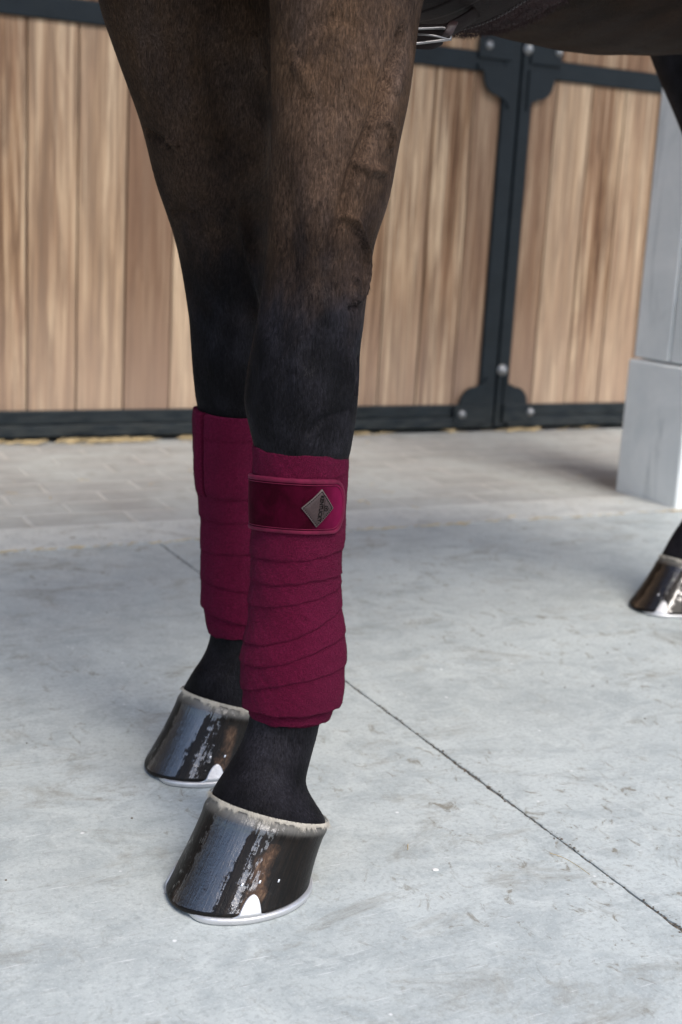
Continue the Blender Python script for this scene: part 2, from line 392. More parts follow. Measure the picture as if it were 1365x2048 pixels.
# ---- straw and dust
def straw_stuff():
    b = MB()
    def bit(u, n, L, wd, ang, z=.002, tilt=0.0):
        c, s = math.cos(ang), math.sin(ang); h = wd * .5
        P = []
        for k, t in enumerate((-.5, -.15, .2, .5)):
            x = u + c * L * t; y = -n + s * L * t + math.sin(t * 5) * L * .06; zz = z + tilt * (t + .5) * L
            P.append((x, y, zz))
        V = []; F = []
        for (x, y, zz) in P: V += [(x - s * h, y + c * h, zz), (x, y, zz + wd * .7), (x + s * h, y - c * h, zz)]
        for k in range(3):
            a = k * 3; F += [(a, a + 1, a + 4, a + 3), (a + 1, a + 2, a + 5, a + 4)]
        b.add(V, F)
    R = random.Random(3)
    for i in range(1500):
        u = R.uniform(-2.1, -.9) if R.random() < .75 else R.uniform(-1.0, .9)
        if math.sin(u * 9 + 1) + .7 * math.sin(u * 23) + .5 * math.sin(u * 57) < R.uniform(-.6, 1.3): continue
        bit(u, abs(R.gauss(.012, .02)) + .002, R.uniform(.012, .05), R.uniform(.0012, .003), R.gauss(0, .5), .001 + R.uniform(0, .007), R.uniform(0, .15))
    for i in range(420):
        u = R.uniform(-3, 1.8); bit(u, NL + R.gauss(0, .006), R.uniform(.005, .03), R.uniform(.001, .002), R.gauss(0, .5), .0015)
    for i in range(60):
        bit(R.uniform(-3, 1.5), R.uniform(.03, 1.1), R.uniform(.008, .03), R.uniform(.001, .0022), R.uniform(0, 3), .0015)
    for i in range(14):
        bit(R.uniform(-3, 1.5), R.uniform(1.2, 3.4), R.uniform(.006, .016), R.uniform(.0007, .0012), R.uniform(0, 3), .001)
    o = b.obj('straw', M_straw, smooth=False); place(o); tag(o, 'loose straw scattered along the foot of the wooden doors and the slab edge', 'straw', kind='stuff')
straw_stuff()
def grit_stuff():
    b = MB(); R = random.Random(5)
    def crumb(u, n, r, z=0.0):
        bm = bmesh.new(); bmesh.ops.create_icosphere(bm, subdivisions=1, radius=r)
        for v in bm.verts: v.co = Vector((u, -n, z)) + Vector((v.co.x * R.uniform(.7, 1.5), v.co.y * R.uniform(.7, 1.4), v.co.z * R.uniform(.3, .7)))
        bm.verts.index_update(); b.add([v.co[:] for v in bm.verts], [[v.index for v in f.verts] for f in bm.faces]); bm.free()
    for i in range(2600):
        n = R.uniform(NL, 3.3); clump = .5 + .5 * math.sin(n * 9) * math.sin(n * 23)
        if R.random() < clump: crumb(JU + R.gauss(0, .0014 + .0022 * clump), n, R.uniform(.0004, .0015), R.uniform(-.002, .0003))
    for i in range(170): crumb(R.uniform(-3.2, 1), R.uniform(1.2, 3.4), R.uniform(.0006, .0017), .0003)
    o = b.obj('grit', M_dirt, smooth=False); place(o); tag(o, 'dark grit and soil crumbs in the slab joint', 'grit', kind='stuff')
grit_stuff()
# small white stone chip and a stalk of hay on the slab
P = gnd(871, 1741); bm = bmesh.new(); bmesh.ops.create_icosphere(bm, subdivisions=2, radius=1)
for v in bm.verts: v.co = Vector((v.co.x * .0032 * (1 + .2 * random.random()), v.co.y * .0026, v.co.z * .0012 + .0009))
me = bpy.data.meshes.new('stone_chip'); bm.to_mesh(me); bm.free(); me.materials.append(M_white)
o = bpy.data.objects.new('stone_chip', me); COL.objects.link(o); o.location = tuple(P); tag(o, 'tiny white stone chip lying on the slab right of the front hoof', 'stone chip')
pts = [gnd(x, y, .0015) for x, y in ((1100, 1706), (1124, 1714), (1150, 1728), (1180, 1749))]
R_ = []
tt = np.linspace(0, 3, 24); pp = interp(tt, [0, 1, 2, 3], np.array(pts))
for p in pp: R_.append([p + np.array([math.cos(a) * .0004 * .7, math.cos(a) * .0004 * -.7, math.sin(a) * .0004]) for a in np.linspace(0, 2 * math.pi, 7)[:-1]])
V, F = loft(R_); o = mesh_obj('hay_stalk', V, F, M_straw); tag(o, 'thin pale hay stalk lying on the slab beside the joint', 'hay stalk')

# ---- stable doors
def bracket_pts(sx, sz, x0, z0, ln_x, ln_z):
    """ornate corner plate: inner corner at (x0,z0), arms along sx (x) and sz (z); scalloped outline"""
    pts = [(0, 0), (ln_x, 0), (ln_x * .99, ln_z * .12)]
    for a in np.linspace(0, math.pi / 2, 7): pts.append((ln_x * (.93 - .13 * math.sin(a)) - 0.0, ln_z * (.12 + .13 * (1 - math.cos(a)))))
    for a in np.linspace(0, math.pi / 2, 9): pts.append((ln_x * (.80 - .42 * (1 - math.cos(a)) ** .9), ln_z * (.25 + .45 * math.sin(a) ** .95)))
    pts += [(ln_x * .3, ln_z * .72)]
    for a in np.linspace(0, math.pi / 2, 7): pts.append((ln_x * (.3 - .28 * math.sin(a)), ln_z * (.75 + .25 * (1 - math.cos(a)))))
    pts += [(0, ln_z)]
    P = [(x0 + sx * x, z0 + sz * z) for x, z in pts]
    return P
def bolt(parent, x, z, y=-.012, r=.0100):
    bm = bmesh.new()
    bmesh.ops.create_cone(bm, cap_ends=True, segments=16, radius1=r * 1.3, radius2=r * 1.3, depth=.002, matrix=Matrix.Translation((x, y, z)) @ Matrix.Rotation(math.pi / 2, 4, 'X'))
    bmesh.ops.create_uvsphere(bm, u_segments=16, v_segments=8, radius=r, matrix=Matrix.Translation((x, y - .001, z)) @ Matrix.Diagonal((1, .7, 1, 1)))
    me = bpy.data.meshes.new('bolt'); bm.to_mesh(me); bm.free(); me.materials.append(M_bolt)
    me.polygons.foreach_set('use_smooth', [True] * len(me.polygons))
    o = bpy.data.objects.new('bolt', me); COL.objects.link(o); o.parent = parent; return o
PW = .134
TONE = {-12: .62, -11: .75, -10: .8, -9: .02, -8: .9, -7: .6, -4: .45, -3: .7, -2: .55, -1: .15, 0: .2, 1: .85, 2: .6, 3: .8}
def stable_door(u0, u1, stile_l, stile_r, label, hinge_side, seedv, first_edge):
    d = wall_empty('stable_door'); tag(d, label, 'stable door', 'planked stable doors behind the horse')
    zb, zt, zr, ZT = .012, 1.092, 1.148, 2.35
    # frame: stiles, bottom rail, mid rail, upper rail
    f = MB()
    f.box((u0, 0, zb), (u0 + stile_l, .045, ZT), bev=.003); f.box((u1 - stile_r, 0, zb), (u1, .045, ZT), bev=.003)
    f.box((u0 + stile_l, .002, .048), (u1 - stile_r, .043, .086), bev=.003)
    f.box((u0 + stile_l, .002, zt), (u1 - stile_r, .043, zr), bev=.003)
    f.box((u0 + stile_l, .002, ZT - .06), (u1 - stile_r, .043, ZT), bev=.003)
    f.obj('frame', M_steel, d)
    k = MB(); k.box((u0 + stile_l, -.009, zb + .003), (u1 - stile_r, .03, .0475), bev=.004); k.obj('kick_rail', M_steel, d)
    # boards, with open V joints, each a little different
    R = random.Random(seedv); pl = MB(); x = first_edge
    while x > u0: x -= PW
    while x < u1:
        a, b_ = max(x, u0 + .004), min(x + PW, u1 - .004)
        if b_ - a > .01:
            dy = R.uniform(-.0015, .0015); kx = round((a + b_) / 2 / PW - .5); v = (TONE.get(kx, R.random()) + R.randint(1, 6)) / 7.31
            pl.box((a + .0020, .014 + dy, .02), (b_ - .0020, .034, zt + .02), v, .0022)
        x += PW
    pl.obj('plank_panel', M_wood, d)
    up = MB(); z = zr + .002
    while z < ZT - .08:
        up.box((u0 + .01, .015, z), (u1 - .01, .034, z + .128), R.random() + .3, .002); z += .13
    up.obj('upper_panel', M_wood, d)
    return d
dl = stable_door(-2.12, -.031, .06, .056, 'wide planked wooden stable door filling the left of the background', 'l', 4, -1.387)
dr = stable_door(-.024, 1.95, .044, .06, 'planked wooden stable door right of the dark steel post', 'r', 9, -.014 - PW * 0)
for d, sx, x0, ln in ((dl, -1, -.087, .098), (dr, 1, .02, .095)):
    for sz, z0 in ((-1, 1.092), (1, .086)):
        b = MB(); Lz = .10 if sz < 0 else .09
        b.prism(bracket_pts(sx, sz, x0 - sx * .02, z0 - sz * .02, ln + .02, Lz + .02), -.006, .0015); b.obj('corner_bracket', M_steel, d)
    # plates that carry the bolts above the mid rail and on the bottom rail
    b = MB(); xa, xb = sorted((x0 - sx * .02, x0 + sx * ln)); b.box((xa, -.0065, 1.13), (xb, .001, 1.20), bev=.002); b.obj('bolt_plate', M_steel, d)
    b = MB(); b.box((xa, -.0125, .03), (xb, -.0035, .088), bev=.002); b.obj('bolt_plate', M_steel, d)
bolt(dl, -.153, 1.168, -.008); bolt(dl, -.156, .058, -.014); bolt(dr, .100, 1.173, -.008); bolt(dr, .104, .062, -.014)
bolt(dr, -.008, 1.172, -.002, .014); bolt(dr, -.010, .197, -.002, .014)

# wall around the doors + canopy on stone pillars
wl = MB()
wl.box((-7.5, 0.05, -.05), (-2.14, .35, 3.3)); wl.box((1.97, .05, -.05), (7.5, .35, 3.3)); wl.box((-2.14, .052, 2.37), (1.97, .35, 3.3))
wl.box((-2.14, .20, -.05), (1.97, .348, 2.37))
o = wl.obj('stable_wall', M_render); place(o); tag(o, 'dark rendered stable wall around the wooden doors', 'wall')
# pillar
Pb = gnd(1237, 980)
def pillar(u, label, n0=.894, first=False):
    p = wall_empty('stone_pillar'); tag(p, label, 'pillar')
    zj = .335
    b = MB(); b.box((u - .005, -n0 - .222, -.02), (u + .30, -n0 + .006, zj), .3, .006); b.obj('plinth_block', M_stone, p)
    b = MB(); b.box((u + .006, -n0 - .128, zj + .005), (u + .288, -n0 + .0, 3.0), .6, .004)
    b.box((u + .008, -n0 - .212, zj + .005), (u + .286, -n0 - .132, 3.0), .1, .004); b.obj('shaft', M_stone, p)
    return p
pillar(-.2266, 'pale blue-grey stone pillar on a plinth block at the right edge')

# canopy roof over the doors
rf = empty('canopy_roof', tuple(W0), WYAW); tag(rf, 'timber canopy roof over the stable doors, above the picture', 'canopy roof')
b = MB(); b.box((-7.5, -1.5, 3.02), (7.5, .3, 3.1)); b.obj('boarding', M_roof, rf)
b = MB(); b.box((-7.5, -1.3, 2.86), (7.5, -1.1, 3.018)); b.obj('beam', M_roof, rf)

# ================================================================= THE HORSE
def se(psi, a, b, p, phi):
    """polar radius of a superellipse with axes a (heading) and b (lateral); psi=0 faces the camera side, +x is psi=90deg"""
    dx, dy = np.sin(psi), -np.cos(psi)
    hx, hy = -math.sin(phi), -math.cos(phi)
    c = dx * hx + dy * hy; s = dx * -hy + dy * hx
    return (np.abs(c / a) ** p + np.abs(s / b) ** p) ** (-1.0 / p)
PS = np.linspace(0, 2 * math.pi, 181)[:-1]
class Limb:
    """a stack of rings; rows: px_y, px_left, px_right, Y, aspect, power, gx, gy (gx, gy: slope of the ring plane)"""
    def __init__(s, rows, phi):
        s.phi = phi; K = []
        for (y, xl, xr, Y, asp, p, gx, gy) in rows:
            c = atY((xl + xr) / 2, y, Y)
            dep = (c - EYE) @ M[2]; half = (xr - xl) / 2 / FPX * dep
            ext = np.max(np.sin(PS) * se(PS, asp, 1.0, p, phi)); b = half / ext
            K.append([c[0], c[1], c[2], asp * b, b, p, gx, gy])
        s.K = np.array(K); s.T = np.linspace(0, 1, len(K))
        s.T = (s.K[0, 2] - s.K[:, 2]) / (s.K[0, 2] - s.K[-1, 2])
    def par(s, v): return interp(v, s.T, s.K)
    def P(s, psi, v, off=0.0):
        psi = np.asarray(psi, float); v = np.broadcast_to(np.asarray(v, float), psi.shape).ravel(); sh = psi.shape; psi = psi.ravel()
        k = s.par(v); R = se(psi, k[:, 3], k[:, 4], k[:, 5], s.phi) + np.broadcast_to(np.asarray(off, float), sh).ravel()
        rx, ry = np.sin(psi) * R, -np.cos(psi) * R
        return np.stack([k[:, 0] + rx, k[:, 1] + ry, k[:, 2] + k[:, 6] * rx + k[:, 7] * ry], -1).reshape(sh + (3,))
    def v_at(s, psi, z):
        v = np.clip((s.K[0, 2] - z) / (s.K[0, 2] - s.K[-1, 2]), 0, 1)
        for _ in range(6):
            q = s.P(psi, v); v = np.clip(v + (q[..., 2] - z) / (s.K[0, 2] - s.K[-1, 2]), 0, 1)
        return v

# hooves: cx, cy, phi, a, b, s, ac, bc, ztoe, zheel
HOOF = dict(near=(-.0803, 1.1207, .66, .0716, .0657, -.0439, .0560, .0570, .088, .0475),
            far=(-.1468, 1.4016, .7474, .0696, .0646, -.0409, .0555, .0516, .0873, .0515),
            hind=(.574, 2.172, .88, .070, .0635, -.055, .052, .050, .088, .05),
            hind2=(.758, 1.978, .78, .070, .0635, -.055, .052, .050, .088, .05))
def hoof_axes(q):
    h = np.array([-math.sin(q[2]), -math.cos(q[2]), 0]); l = np.array([-h[1], h[0], 0]); return h, l
def coronet_ring(q, th, k=1.0, dz=0.0):
    cx, cy, phi, a, b, s, ac, bc, zt, zh = q; h, l = hoof_axes(q)
    th = np.asarray(th)[..., None]
    P = np.array([cx, cy, 0]) + h * s + ac * k * np.cos(th) * h + bc * k * np.sin(th) * l
    P[..., 2] = (zt + zh) / 2 + (zt - zh) / 2 * np.cos(th[..., 0]) * k + dz
    return P
def ground_ring(q, th, k=0.0):
    cx, cy, phi, a, b, s, ac, bc, zt, zh = q; h, l = hoof_axes(q); th = np.asarray(th)[..., None]
    P = np.array([cx, cy, 0]) + (a + k) * np.cos(th) * h + (b + k) * np.sin(th) * l * (1 - .07 * np.cos(th)) ; P[..., 2] = .0070 - .0045 * np.clip((.45 - ((th[..., 0] + math.pi) % (2 * math.pi) - math.pi)) / .8, 0, 1) * np.clip(((th[..., 0] + math.pi) % (2 * math.pi) - math.pi + 3.1) / .6, 0, 1)
    return P
def hoof_pt(q, th, t, off=0.0):
    th = np.asarray(th, float); t = np.broadcast_to(np.asarray(t, float), th.shape)
    G, K = ground_ring(q, th), coronet_ring(q, th); T = t[..., None]
    # slight hollow below the coronet, flare at the ground, round shoulder at the top
    P = G * (1 - T) + K * T
    C = P.copy(); cen = (np.array([q[0], q[1], 0]) * (1 - T) + (np.array([q[0], q[1], 0]) + hoof_axes(q)[0] * q[5]) * T)
    d = P - cen; d[..., 2] = 0; L = np.linalg.norm(d, axis=-1, keepdims=True); d = d / np.maximum(L, 1e-6)
    bul = .0016 * np.exp(-((T - .90) / .07) ** 2) - .0012 * np.sin(np.clip(T, 0, .8) / .8 * math.pi) - .003 * np.clip((.05 - T) / .05, 0, 1) ** 2
    ringw = .00004 * (np.sin(T * 41 + 1.5 * np.sin(th[..., None] * 2)) + np.sin(T * 23 + 2)) * (1 - T)
    return P + d * (bul + ringw + off)

def body_rows_to_rings(limb, n, m=PS):
    v = np.linspace(0, 1, n); return limb.P(np.broadcast_to(m, (n, len(m))), np.repeat(v[:, None], len(m), 1))

NP_, FP_ = .72, .75
near_leg = Limb([  # y, left, right, Y, aspect, power, gx, gy
    (-150, 540, 895, 1.235, 1.45, 2.1, 0, 0), (0, 540, 849, 1.222, 1.35, 2.15, 0, 0), (100, 544, 832, 1.213, 1.3, 2.15, 0, 0),
    (200, 545, 817, 1.205, 1.28, 2.2, 0, 0), (300, 542, 797, 1.198, 1.24, 2.2, 0, 0), (400, 538, 777, 1.192, 1.2, 2.2, 0, 0),
    (500, 533, 749, 1.188, 1.15, 2.25, 0, 0), (590, 524, 734, 1.185, 1.1, 2.3, 0, 0), (650, 514, 728, 1.183, 1.06, 2.4, 0, 0),
    (700, 503, 722, 1.182, 1.05, 2.5, 0, 0), (750, 495, 719, 1.182, 1.05, 2.5, 0, 0), (800, 491, 715, 1.183, 1.05, 2.5, 0, 0),
    (850, 499, 710, 1.184, 1.08, 2.4, 0, 0), (890, 508, 704, 1.185, 1.1, 2.3, 0, 0), (950, 522, 688, 1.186, 1.15, 2.2, 0, 0),
    (1060, 528, 670, 1.187, 1.2, 2.1, 0, 0), (1200, 524, 664, 1.186, 1.2, 2.1, 0, 0), (1300, 512, 664, 1.183, 1.15, 2.1, 0, 0),
    (1390, 506, 652, 1.178, 1.1, 2.1, .02, .02), (1450, 499, 640, 1.174, 1.05, 2.1, -.08, -.09), (1490, 486, 627, 1.169, 1.05, 2.1, -.17, -.2),
    (1535, 462, 613, 1.162, 1.05, 2.1, -.2, -.26)], NP_)
far_leg = Limb([
    (-150, 130, 560, 1.40, 1.3, 2.1, 0, 0), (-60, 176, 570, 1.40, 1.3, 2.1, 0, 0), (0, 200, 566, 1.40, 1.28, 2.1, 0, 0), (50, 213, 566, 1.40, 1.27, 2.15, 0, 0),
    (100, 231, 564, 1.40, 1.26, 2.2, 0, 0), (246, 283, 560, 1.405, 1.22, 2.2, 0, 0), (374, 318, 554, 1.41, 1.2, 2.25, 0, 0), (430, 336, 550, 1.415, 1.18, 2.25, 0, 0),
    (487, 352, 546, 1.42, 1.15, 2.25, 0, 0), (600, 374, 538, 1.425, 1.1, 2.3, 0, 0), (670, 380, 538, 1.43, 1.06, 2.4, 0, 0), (730, 385, 545, 1.43, 1.05, 2.5, 0, 0),
    (790, 391, 546, 1.43, 1.06, 2.4, 0, 0), (830, 398, 540, 1.432, 1.1, 2.3, 0, 0), (900, 408, 530, 1.435, 1.2, 2.2, 0, 0), (1050, 416, 528, 1.437, 1.2, 2.1, 0, 0),
    (1180, 418, 532, 1.435, 1.15, 2.1, 0, 0), (1250, 423, 540, 1.43, 1.08, 2.1, 0, 0), (1290, 419, 532, 1.425, 1.05, 2.1, -.08, -.08),
    (1325, 407, 520, 1.42, 1.05, 2.1, -.16, -.18), (1352, 390, 508, 1.415, 1.05, 2.1, -.2, -.24)], FP_)
# torso: body axis runs back from between the forelegs
A0 = np.array([-.075, 1.300, 0]); AD = np.array([.700, .714, 0]); AD /= np.linalg.norm(AD); AL = np.array([AD[1], -AD[0], 0])  # AL towards the camera side
def axis_pt(s, lat, z): p = A0 + AD * s + AL * lat; return np.array([p[0], p[1], z])
def limb_to_hoof(limb, q, n=110, n2=16):
    R = body_rows_to_rings(limb, n)
    lat = (R[0].mean(0) - A0) @ AL; tgt = axis_pt(-.03, .13 if lat > 0 else -.13, 0); top = []   # the forearm runs up into the shoulder
    for zz, sc_, mv in ((.34, .70, 1.0), (.25, .86, .8), (.16, .96, .5), (.08, 1.0, .2)):
        c0 = R[0].mean(0); c1 = c0 + (tgt - c0) * np.array([mv, mv, 0]) + np.array([0, 0, zz]); top.append(c1 + (R[0] - c0) * np.array([sc_, sc_, 1]))
    R = np.concatenate([np.array(top), R])
    last = R[-1]; c = last.mean(0)
    # matching angular parameter on the coronet
    h, l = hoof_axes(q); kc = np.array([q[0], q[1], 0]) + h * q[5]
    dx, dy = np.sin(PS), -np.cos(PS); cc = dx * h[0] + dy * h[1]; ss = dx * l[0] + dy * l[1]
    th = np.arctan2(ss / q[7], cc / q[6])
    K = coronet_ring(q, th, .985, .0015); K2 = coronet_ring(q, th, .9, -.02)
    prev = R[-1] - R[-6]; out = [R]
    d0 = (R[-1] - R[-3]); L = np.linalg.norm(K - last, axis=1)[:, None]
    d0 = d0 / (np.linalg.norm(d0, axis=1)[:, None] + 1e-9) * L * .9
    outw = K - kc; outw[:, 2] = 0; outw /= np.linalg.norm(outw, axis=1)[:, None]
    d1 = (outw * .35 + np.array([0, 0, -1.0])) * L * .8
    for t in np.linspace(0, 1, n2 + 1)[1:]:
        out.append(((2 * t**3 - 3 * t**2 + 1) * last + (t**3 - 2 * t**2 + t) * d0 + (-2 * t**3 + 3 * t**2) * K + (t**3 - t**2) * d1)[None])
    out.append(K2[None])
    return np.concatenate(out)

TS = np.array([  # s, z bottom, z top, half width, power
    (-.31, 1.02, 1.30, .09, 2), (-.25, .95, 1.42, .17, 2.1), (-.14, .90, 1.50, .215, 2.1), (0, .872, 1.54, .235, 2.1), (.12, .852, 1.56, .25, 2.1), (.25, .842, 1.56, .265, 2.1),
    (.36, .841, 1.55, .28, 2.1), (.5, .842, 1.54, .29, 2.1), (.62, .853, 1.54, .295, 2.1), (.80, .885, 1.56, .285, 2.1), (.95, .95, 1.58, .28, 2.1), (1.12, 1.0, 1.57, .27, 2.1), (1.28, 1.08, 1.5, .22, 2), (1.38, 1.2, 1.42, .10, 2)])
def torso_pt(s, al, off=0.0):
    """al=0 at the belly bottom, +90deg = side nearest the camera"""
    s = np.asarray(s, float); sh = s.shape; k = interp(s.ravel(), TS[:, 0], TS[:, 1:]); al = np.broadcast_to(np.asarray(al, float), sh).ravel()
    zc = (k[:, 0] + k[:, 1]) / 2; hz = (k[:, 1] - k[:, 0]) / 2; p = k[:, 3]
    R = (np.abs(np.sin(al) / k[:, 2]) ** p + np.abs(np.cos(al) / hz) ** p) ** (-1 / p) + np.broadcast_to(np.asarray(off, float), sh).ravel()
    P = A0 + s.ravel()[:, None] * AD + (np.sin(al) * R)[:, None] * AL; P[:, 2] = zc - np.cos(al) * R
    return P.reshape(sh + (3,))
def axis_pt(s, lat, z): p = A0 + AD * s + AL * lat; return np.array([p[0], p[1], z])
def tube(rows, m=40):
    """rows: s, lat, z, radius along body, radius lateral -> horizontal-ish rings perpendicular to the path"""
    rows = np.array(rows, float); T = np.linspace(0, 1, len(rows)); R = interp(np.linspace(0, 1, len(rows) * 8), T, rows)
    C = np.array([axis_pt(r[0], r[1], r[2]) for r in R]); d = np.gradient(C, axis=0); d /= np.linalg.norm(d, axis=1)[:, None]
    out = []
    for c, t, r in zip(C, d, R):
        lat = AL - t * (AL @ t); lat /= np.linalg.norm(lat); o = np.cross(t, lat)
        a = np.linspace(0, 2 * math.pi, m + 1)[:-1, None]
        out.append(c + np.cos(a) * o * r[3] + np.sin(a) * lat * r[4])
    return np.array(out)

body = MB()
for lb, q in ((near_leg, HOOF['near']), (far_leg, HOOF['far'])): body.add(*loft(limb_to_hoof(lb, q)))
s_ = np.linspace(-.31, 1.38, 90); al_ = np.linspace(0, 2 * math.pi, 97)[:-1]
body.add(*loft(torso_pt(np.repeat(s_[:, None], 96, 1), np.broadcast_to(al_, (90, 96)))))
# shoulders / upper arms run up into the trunk
for lat in (.15, -.15):
    body.add(*loft(tube([(-.01, lat, .87, .07, .05), (-.02, lat, .95, .09, .065), (-.04, lat, 1.06, .14, .09), (-.08, lat * .9, 1.2, .15, .08), (0, lat * .7, 1.42, .1, .06)])))
# neck and head
body.add(*loft(tube([(-.02, 0, 1.30, .24, .15), (-.25, 0, 1.46, .21, .11), (-.5, 0, 1.66, .16, .085), (-.72, 0, 1.86, .12, .075), (-.86, 0, 1.93, .11, .085)])))
body.add(*loft(tube([(-.76, 0, 1.96, .09, .08), (-.88, 0, 1.88, .125, .1), (-1.02, 0, 1.72, .095, .08), (-1.15, 0, 1.55, .065, .06), (-1.22, 0, 1.46, .06, .055), (-1.25, 0, 1.42, .03, .04)])))
for lat in (.05, -.05): body.add(*loft(tube([(-.8, lat, 1.98, .03, .02), (-.82, lat, 2.06, .028, .014), (-.84, lat, 2.14, .006, .004)], 16)))
# hind legs: from the hoof up (s, lat, z, fore-aft, lateral) relative to each hoof
def hind_leg(q):
    h, l = hoof_axes(q); c = np.array([q[0], q[1], 0]); k = c + h * q[5]
    rel = k - A0; s0 = rel @ AD; lat0 = rel @ AL; sg = 1 if lat0 > 0 else -1
    rows = [(s0 - .18, sg * .13, 1.28, .24, .13), (s0 - .15, sg * .15, 1.08, .195, .12), (s0 - .10, sg * .15, .93, .115, .085), (s0 - .035, lat0 * .97, .78, .072, .058), (s0 + .04, lat0, .655, .058, .048),
            (s0 + .10, lat0, .57, .060, .044), (s0 + .088, lat0, .51, .052, .042), (s0 + .078, lat0, .44, .038, .033), (s0 + .072, lat0, .34, .034, .029),
            (s0 + .068, lat0, .235, .037, .031), (s0 + .060, lat0, .19, .042, .036), (s0 + .034, lat0, .148, .036, .033), (s0 + .004, lat0, .112, .038, .036)]
    R = tube(rows, 48); n = len(R)
    h2 = -AD
    a = np.linspace(0, 2 * math.pi, 49)[:-1]
    # join down to the coronet: match ring points by direction
    last = R[-1]; cl = last.mean(0); d = last - cl; cc = d @ h; ss = d @ l; th = np.arctan2(ss, cc)
    K = coronet_ring(q, th, .985, .0015); K2 = coronet_ring(q, th, .9, -.02)
    ext = [last * (1 - t) + K * t for t in (.25, .5, .75, 1)]
    return np.concatenate([R, np.array(ext), K2[None]])
for k_ in ('hind', 'hind2'): body.add(*loft(hind_leg(HOOF[k_])))

horse = empty('horse', (0, 0, 0)); tag(horse, 'dark bay horse standing side-on, forelegs wrapped in burgundy bandages, oiled black hooves', 'horse')
tmp = mesh_obj('horse_body_src', body.V, body.F)
bm = bmesh.new(); bm.from_mesh(tmp.data); bmesh.ops.recalc_face_normals(bm, faces=bm.faces); bm.to_mesh(tmp.data); bm.free()
VOX = .0028
md = tmp.modifiers.new('r', 'REMESH'); md.mode = 'VOXEL'; md.voxel_size = VOX; md.use_smooth_shade = True
sm = tmp.modifiers.new('s', 'SMOOTH'); sm.factor = .5; sm.iterations = 9
dg = bpy.context.evaluated_depsgraph_get()
me = bpy.data.meshes.new_from_object(tmp.evaluated_get(dg)); me.name = 'horse_body'
bpy.data.objects.remove(tmp)
nv = len(me.vertices); co = np.empty(nv * 3, np.float32); me.vertices.foreach_get('co', co); co = co.reshape(-1, 3).astype(float)
no = np.empty(nv * 3, np.float32); me.vertices.foreach_get('normal', no); no = no.reshape(-1, 3).astype(float)
print('body verts', nv)
bvh = BVHTree.FromPolygons([tuple(v) for v in co], [tuple(p.vertices) for p in me.polygons])
px, py = proj(co)
disp = np.zeros(nv)
def surf_line(pts, step=4.0):
    out = []
    pts = np.array(pts, float); T = np.r_[0, np.cumsum(np.hypot(*np.diff(pts, axis=0).T))]
    for p in interp(np.arange(0, T[-1], step), T, pts):
        v = ray(*p); hit = bvh.ray_cast(Vector(EYE), Vector(v / np.linalg.norm(v)))
        if hit[0] is not None: out.append(np.array(hit[0]))
    return np.array(out)
def relief(pts, rad, h, h2=None):
    gain = 1.85 if rad < .0065 else 1.35
    L = surf_line(pts)
    if len(L) < 2: return
    c = L.mean(0); idx = np.where(np.linalg.norm(co - c, axis=1) < np.linalg.norm(L - c, axis=1).max() + rad * 4)[0]
    D = np.linalg.norm(co[idx, None, :] - L[None], axis=2); j = D.argmin(1); d = D[np.arange(len(idx)), j]; t = j / (len(L) - 1)
    hh = h if h2 is None else h * (1 - t) + h2 * t
    fade = np.clip(np.minimum(t, 1 - t) / (.08 if rad < .0065 else .35), 0, 1); fade = fade * fade * (3 - 2 * fade)
    f = hh * fade * np.exp(-(d / rad) ** 2)
    disp[idx] += gain * f
# grooves, tendons and raised veins of the near foreleg
relief([(806, 40), (803, 82), (771, 169), (759, 215), (734, 277), (713, 328), (693, 390), (683, 436), (670, 472), (665, 500), (663, 545)], .0056, -.0075, -.0030)
relief([(830, 60), (805, 140), (783, 215), (765, 290), (742, 350), (722, 410), (712, 470)], .011, .0030, .0015)
relief([(676, 442), (695, 433), (711, 442), (719, 458), (728, 485), (734, 505), (734, 530), (730, 560), (724, 586), (714, 600), (702, 604), (694, 612)], .0030, .0034)
relief([(694, 622), (706, 613), (718, 608)], .003, -.0024)
relief([(705, 545), (716, 572), (703, 598)], .0032, .0022)
relief([(712, 318), (722, 330), (738, 340), (760, 342), (776, 346)], .0030, .0034)
relief([(742, 256), (755, 243), (768, 242), (777, 254), (783, 275), (781, 300)], .0030, .0030)
relief([(780, 130), (790, 160), (786, 190)], .004, .0022)
relief([(690, 448), (678, 480), (668, 520), (672, 560), (690, 600)], .0035, .0014)
relief([(583, 100), (600, 75), (622, 52), (655, 38), (690, 32)], .005, -.0016)
relief([(706, 15), (730, 60), (750, 110), (765, 165)], .005, .0016)
relief([(583, 125), (600, 142), (615, 165), (625, 195)], .005, .0015)
relief([(560, 300), (575, 380), (585, 470), (590, 560), (600, 640)], .012, -.0022)
relief([(620, 250), (625, 380), (625, 500), (620, 600)], .016, .0020)
relief([(545, 640), (530, 720), (530, 800), (540, 860)], .010, .0020)
relief([(570, 700), (572, 770), (575, 840)], .008, -.0016)
relief([(650, 560), (655, 620), (640, 680), (610, 700)], .011, .0022)
relief([(640, 640), (680, 700), (690, 760)], .010, -.0016)
relief([(600, 720), (620, 760), (640, 800), (640, 850)], .014, .0018)
relief([(719, 712), (716, 750), (712, 795)], .004, -.0050)
relief([(610, 870), (650, 838), (700, 820)], .004, -.0014)
relief([(700, 690), (703, 740), (700, 790)], .007, .0024)
relief([(640, 470), (648, 540), (640, 600)], .012, -.0012)
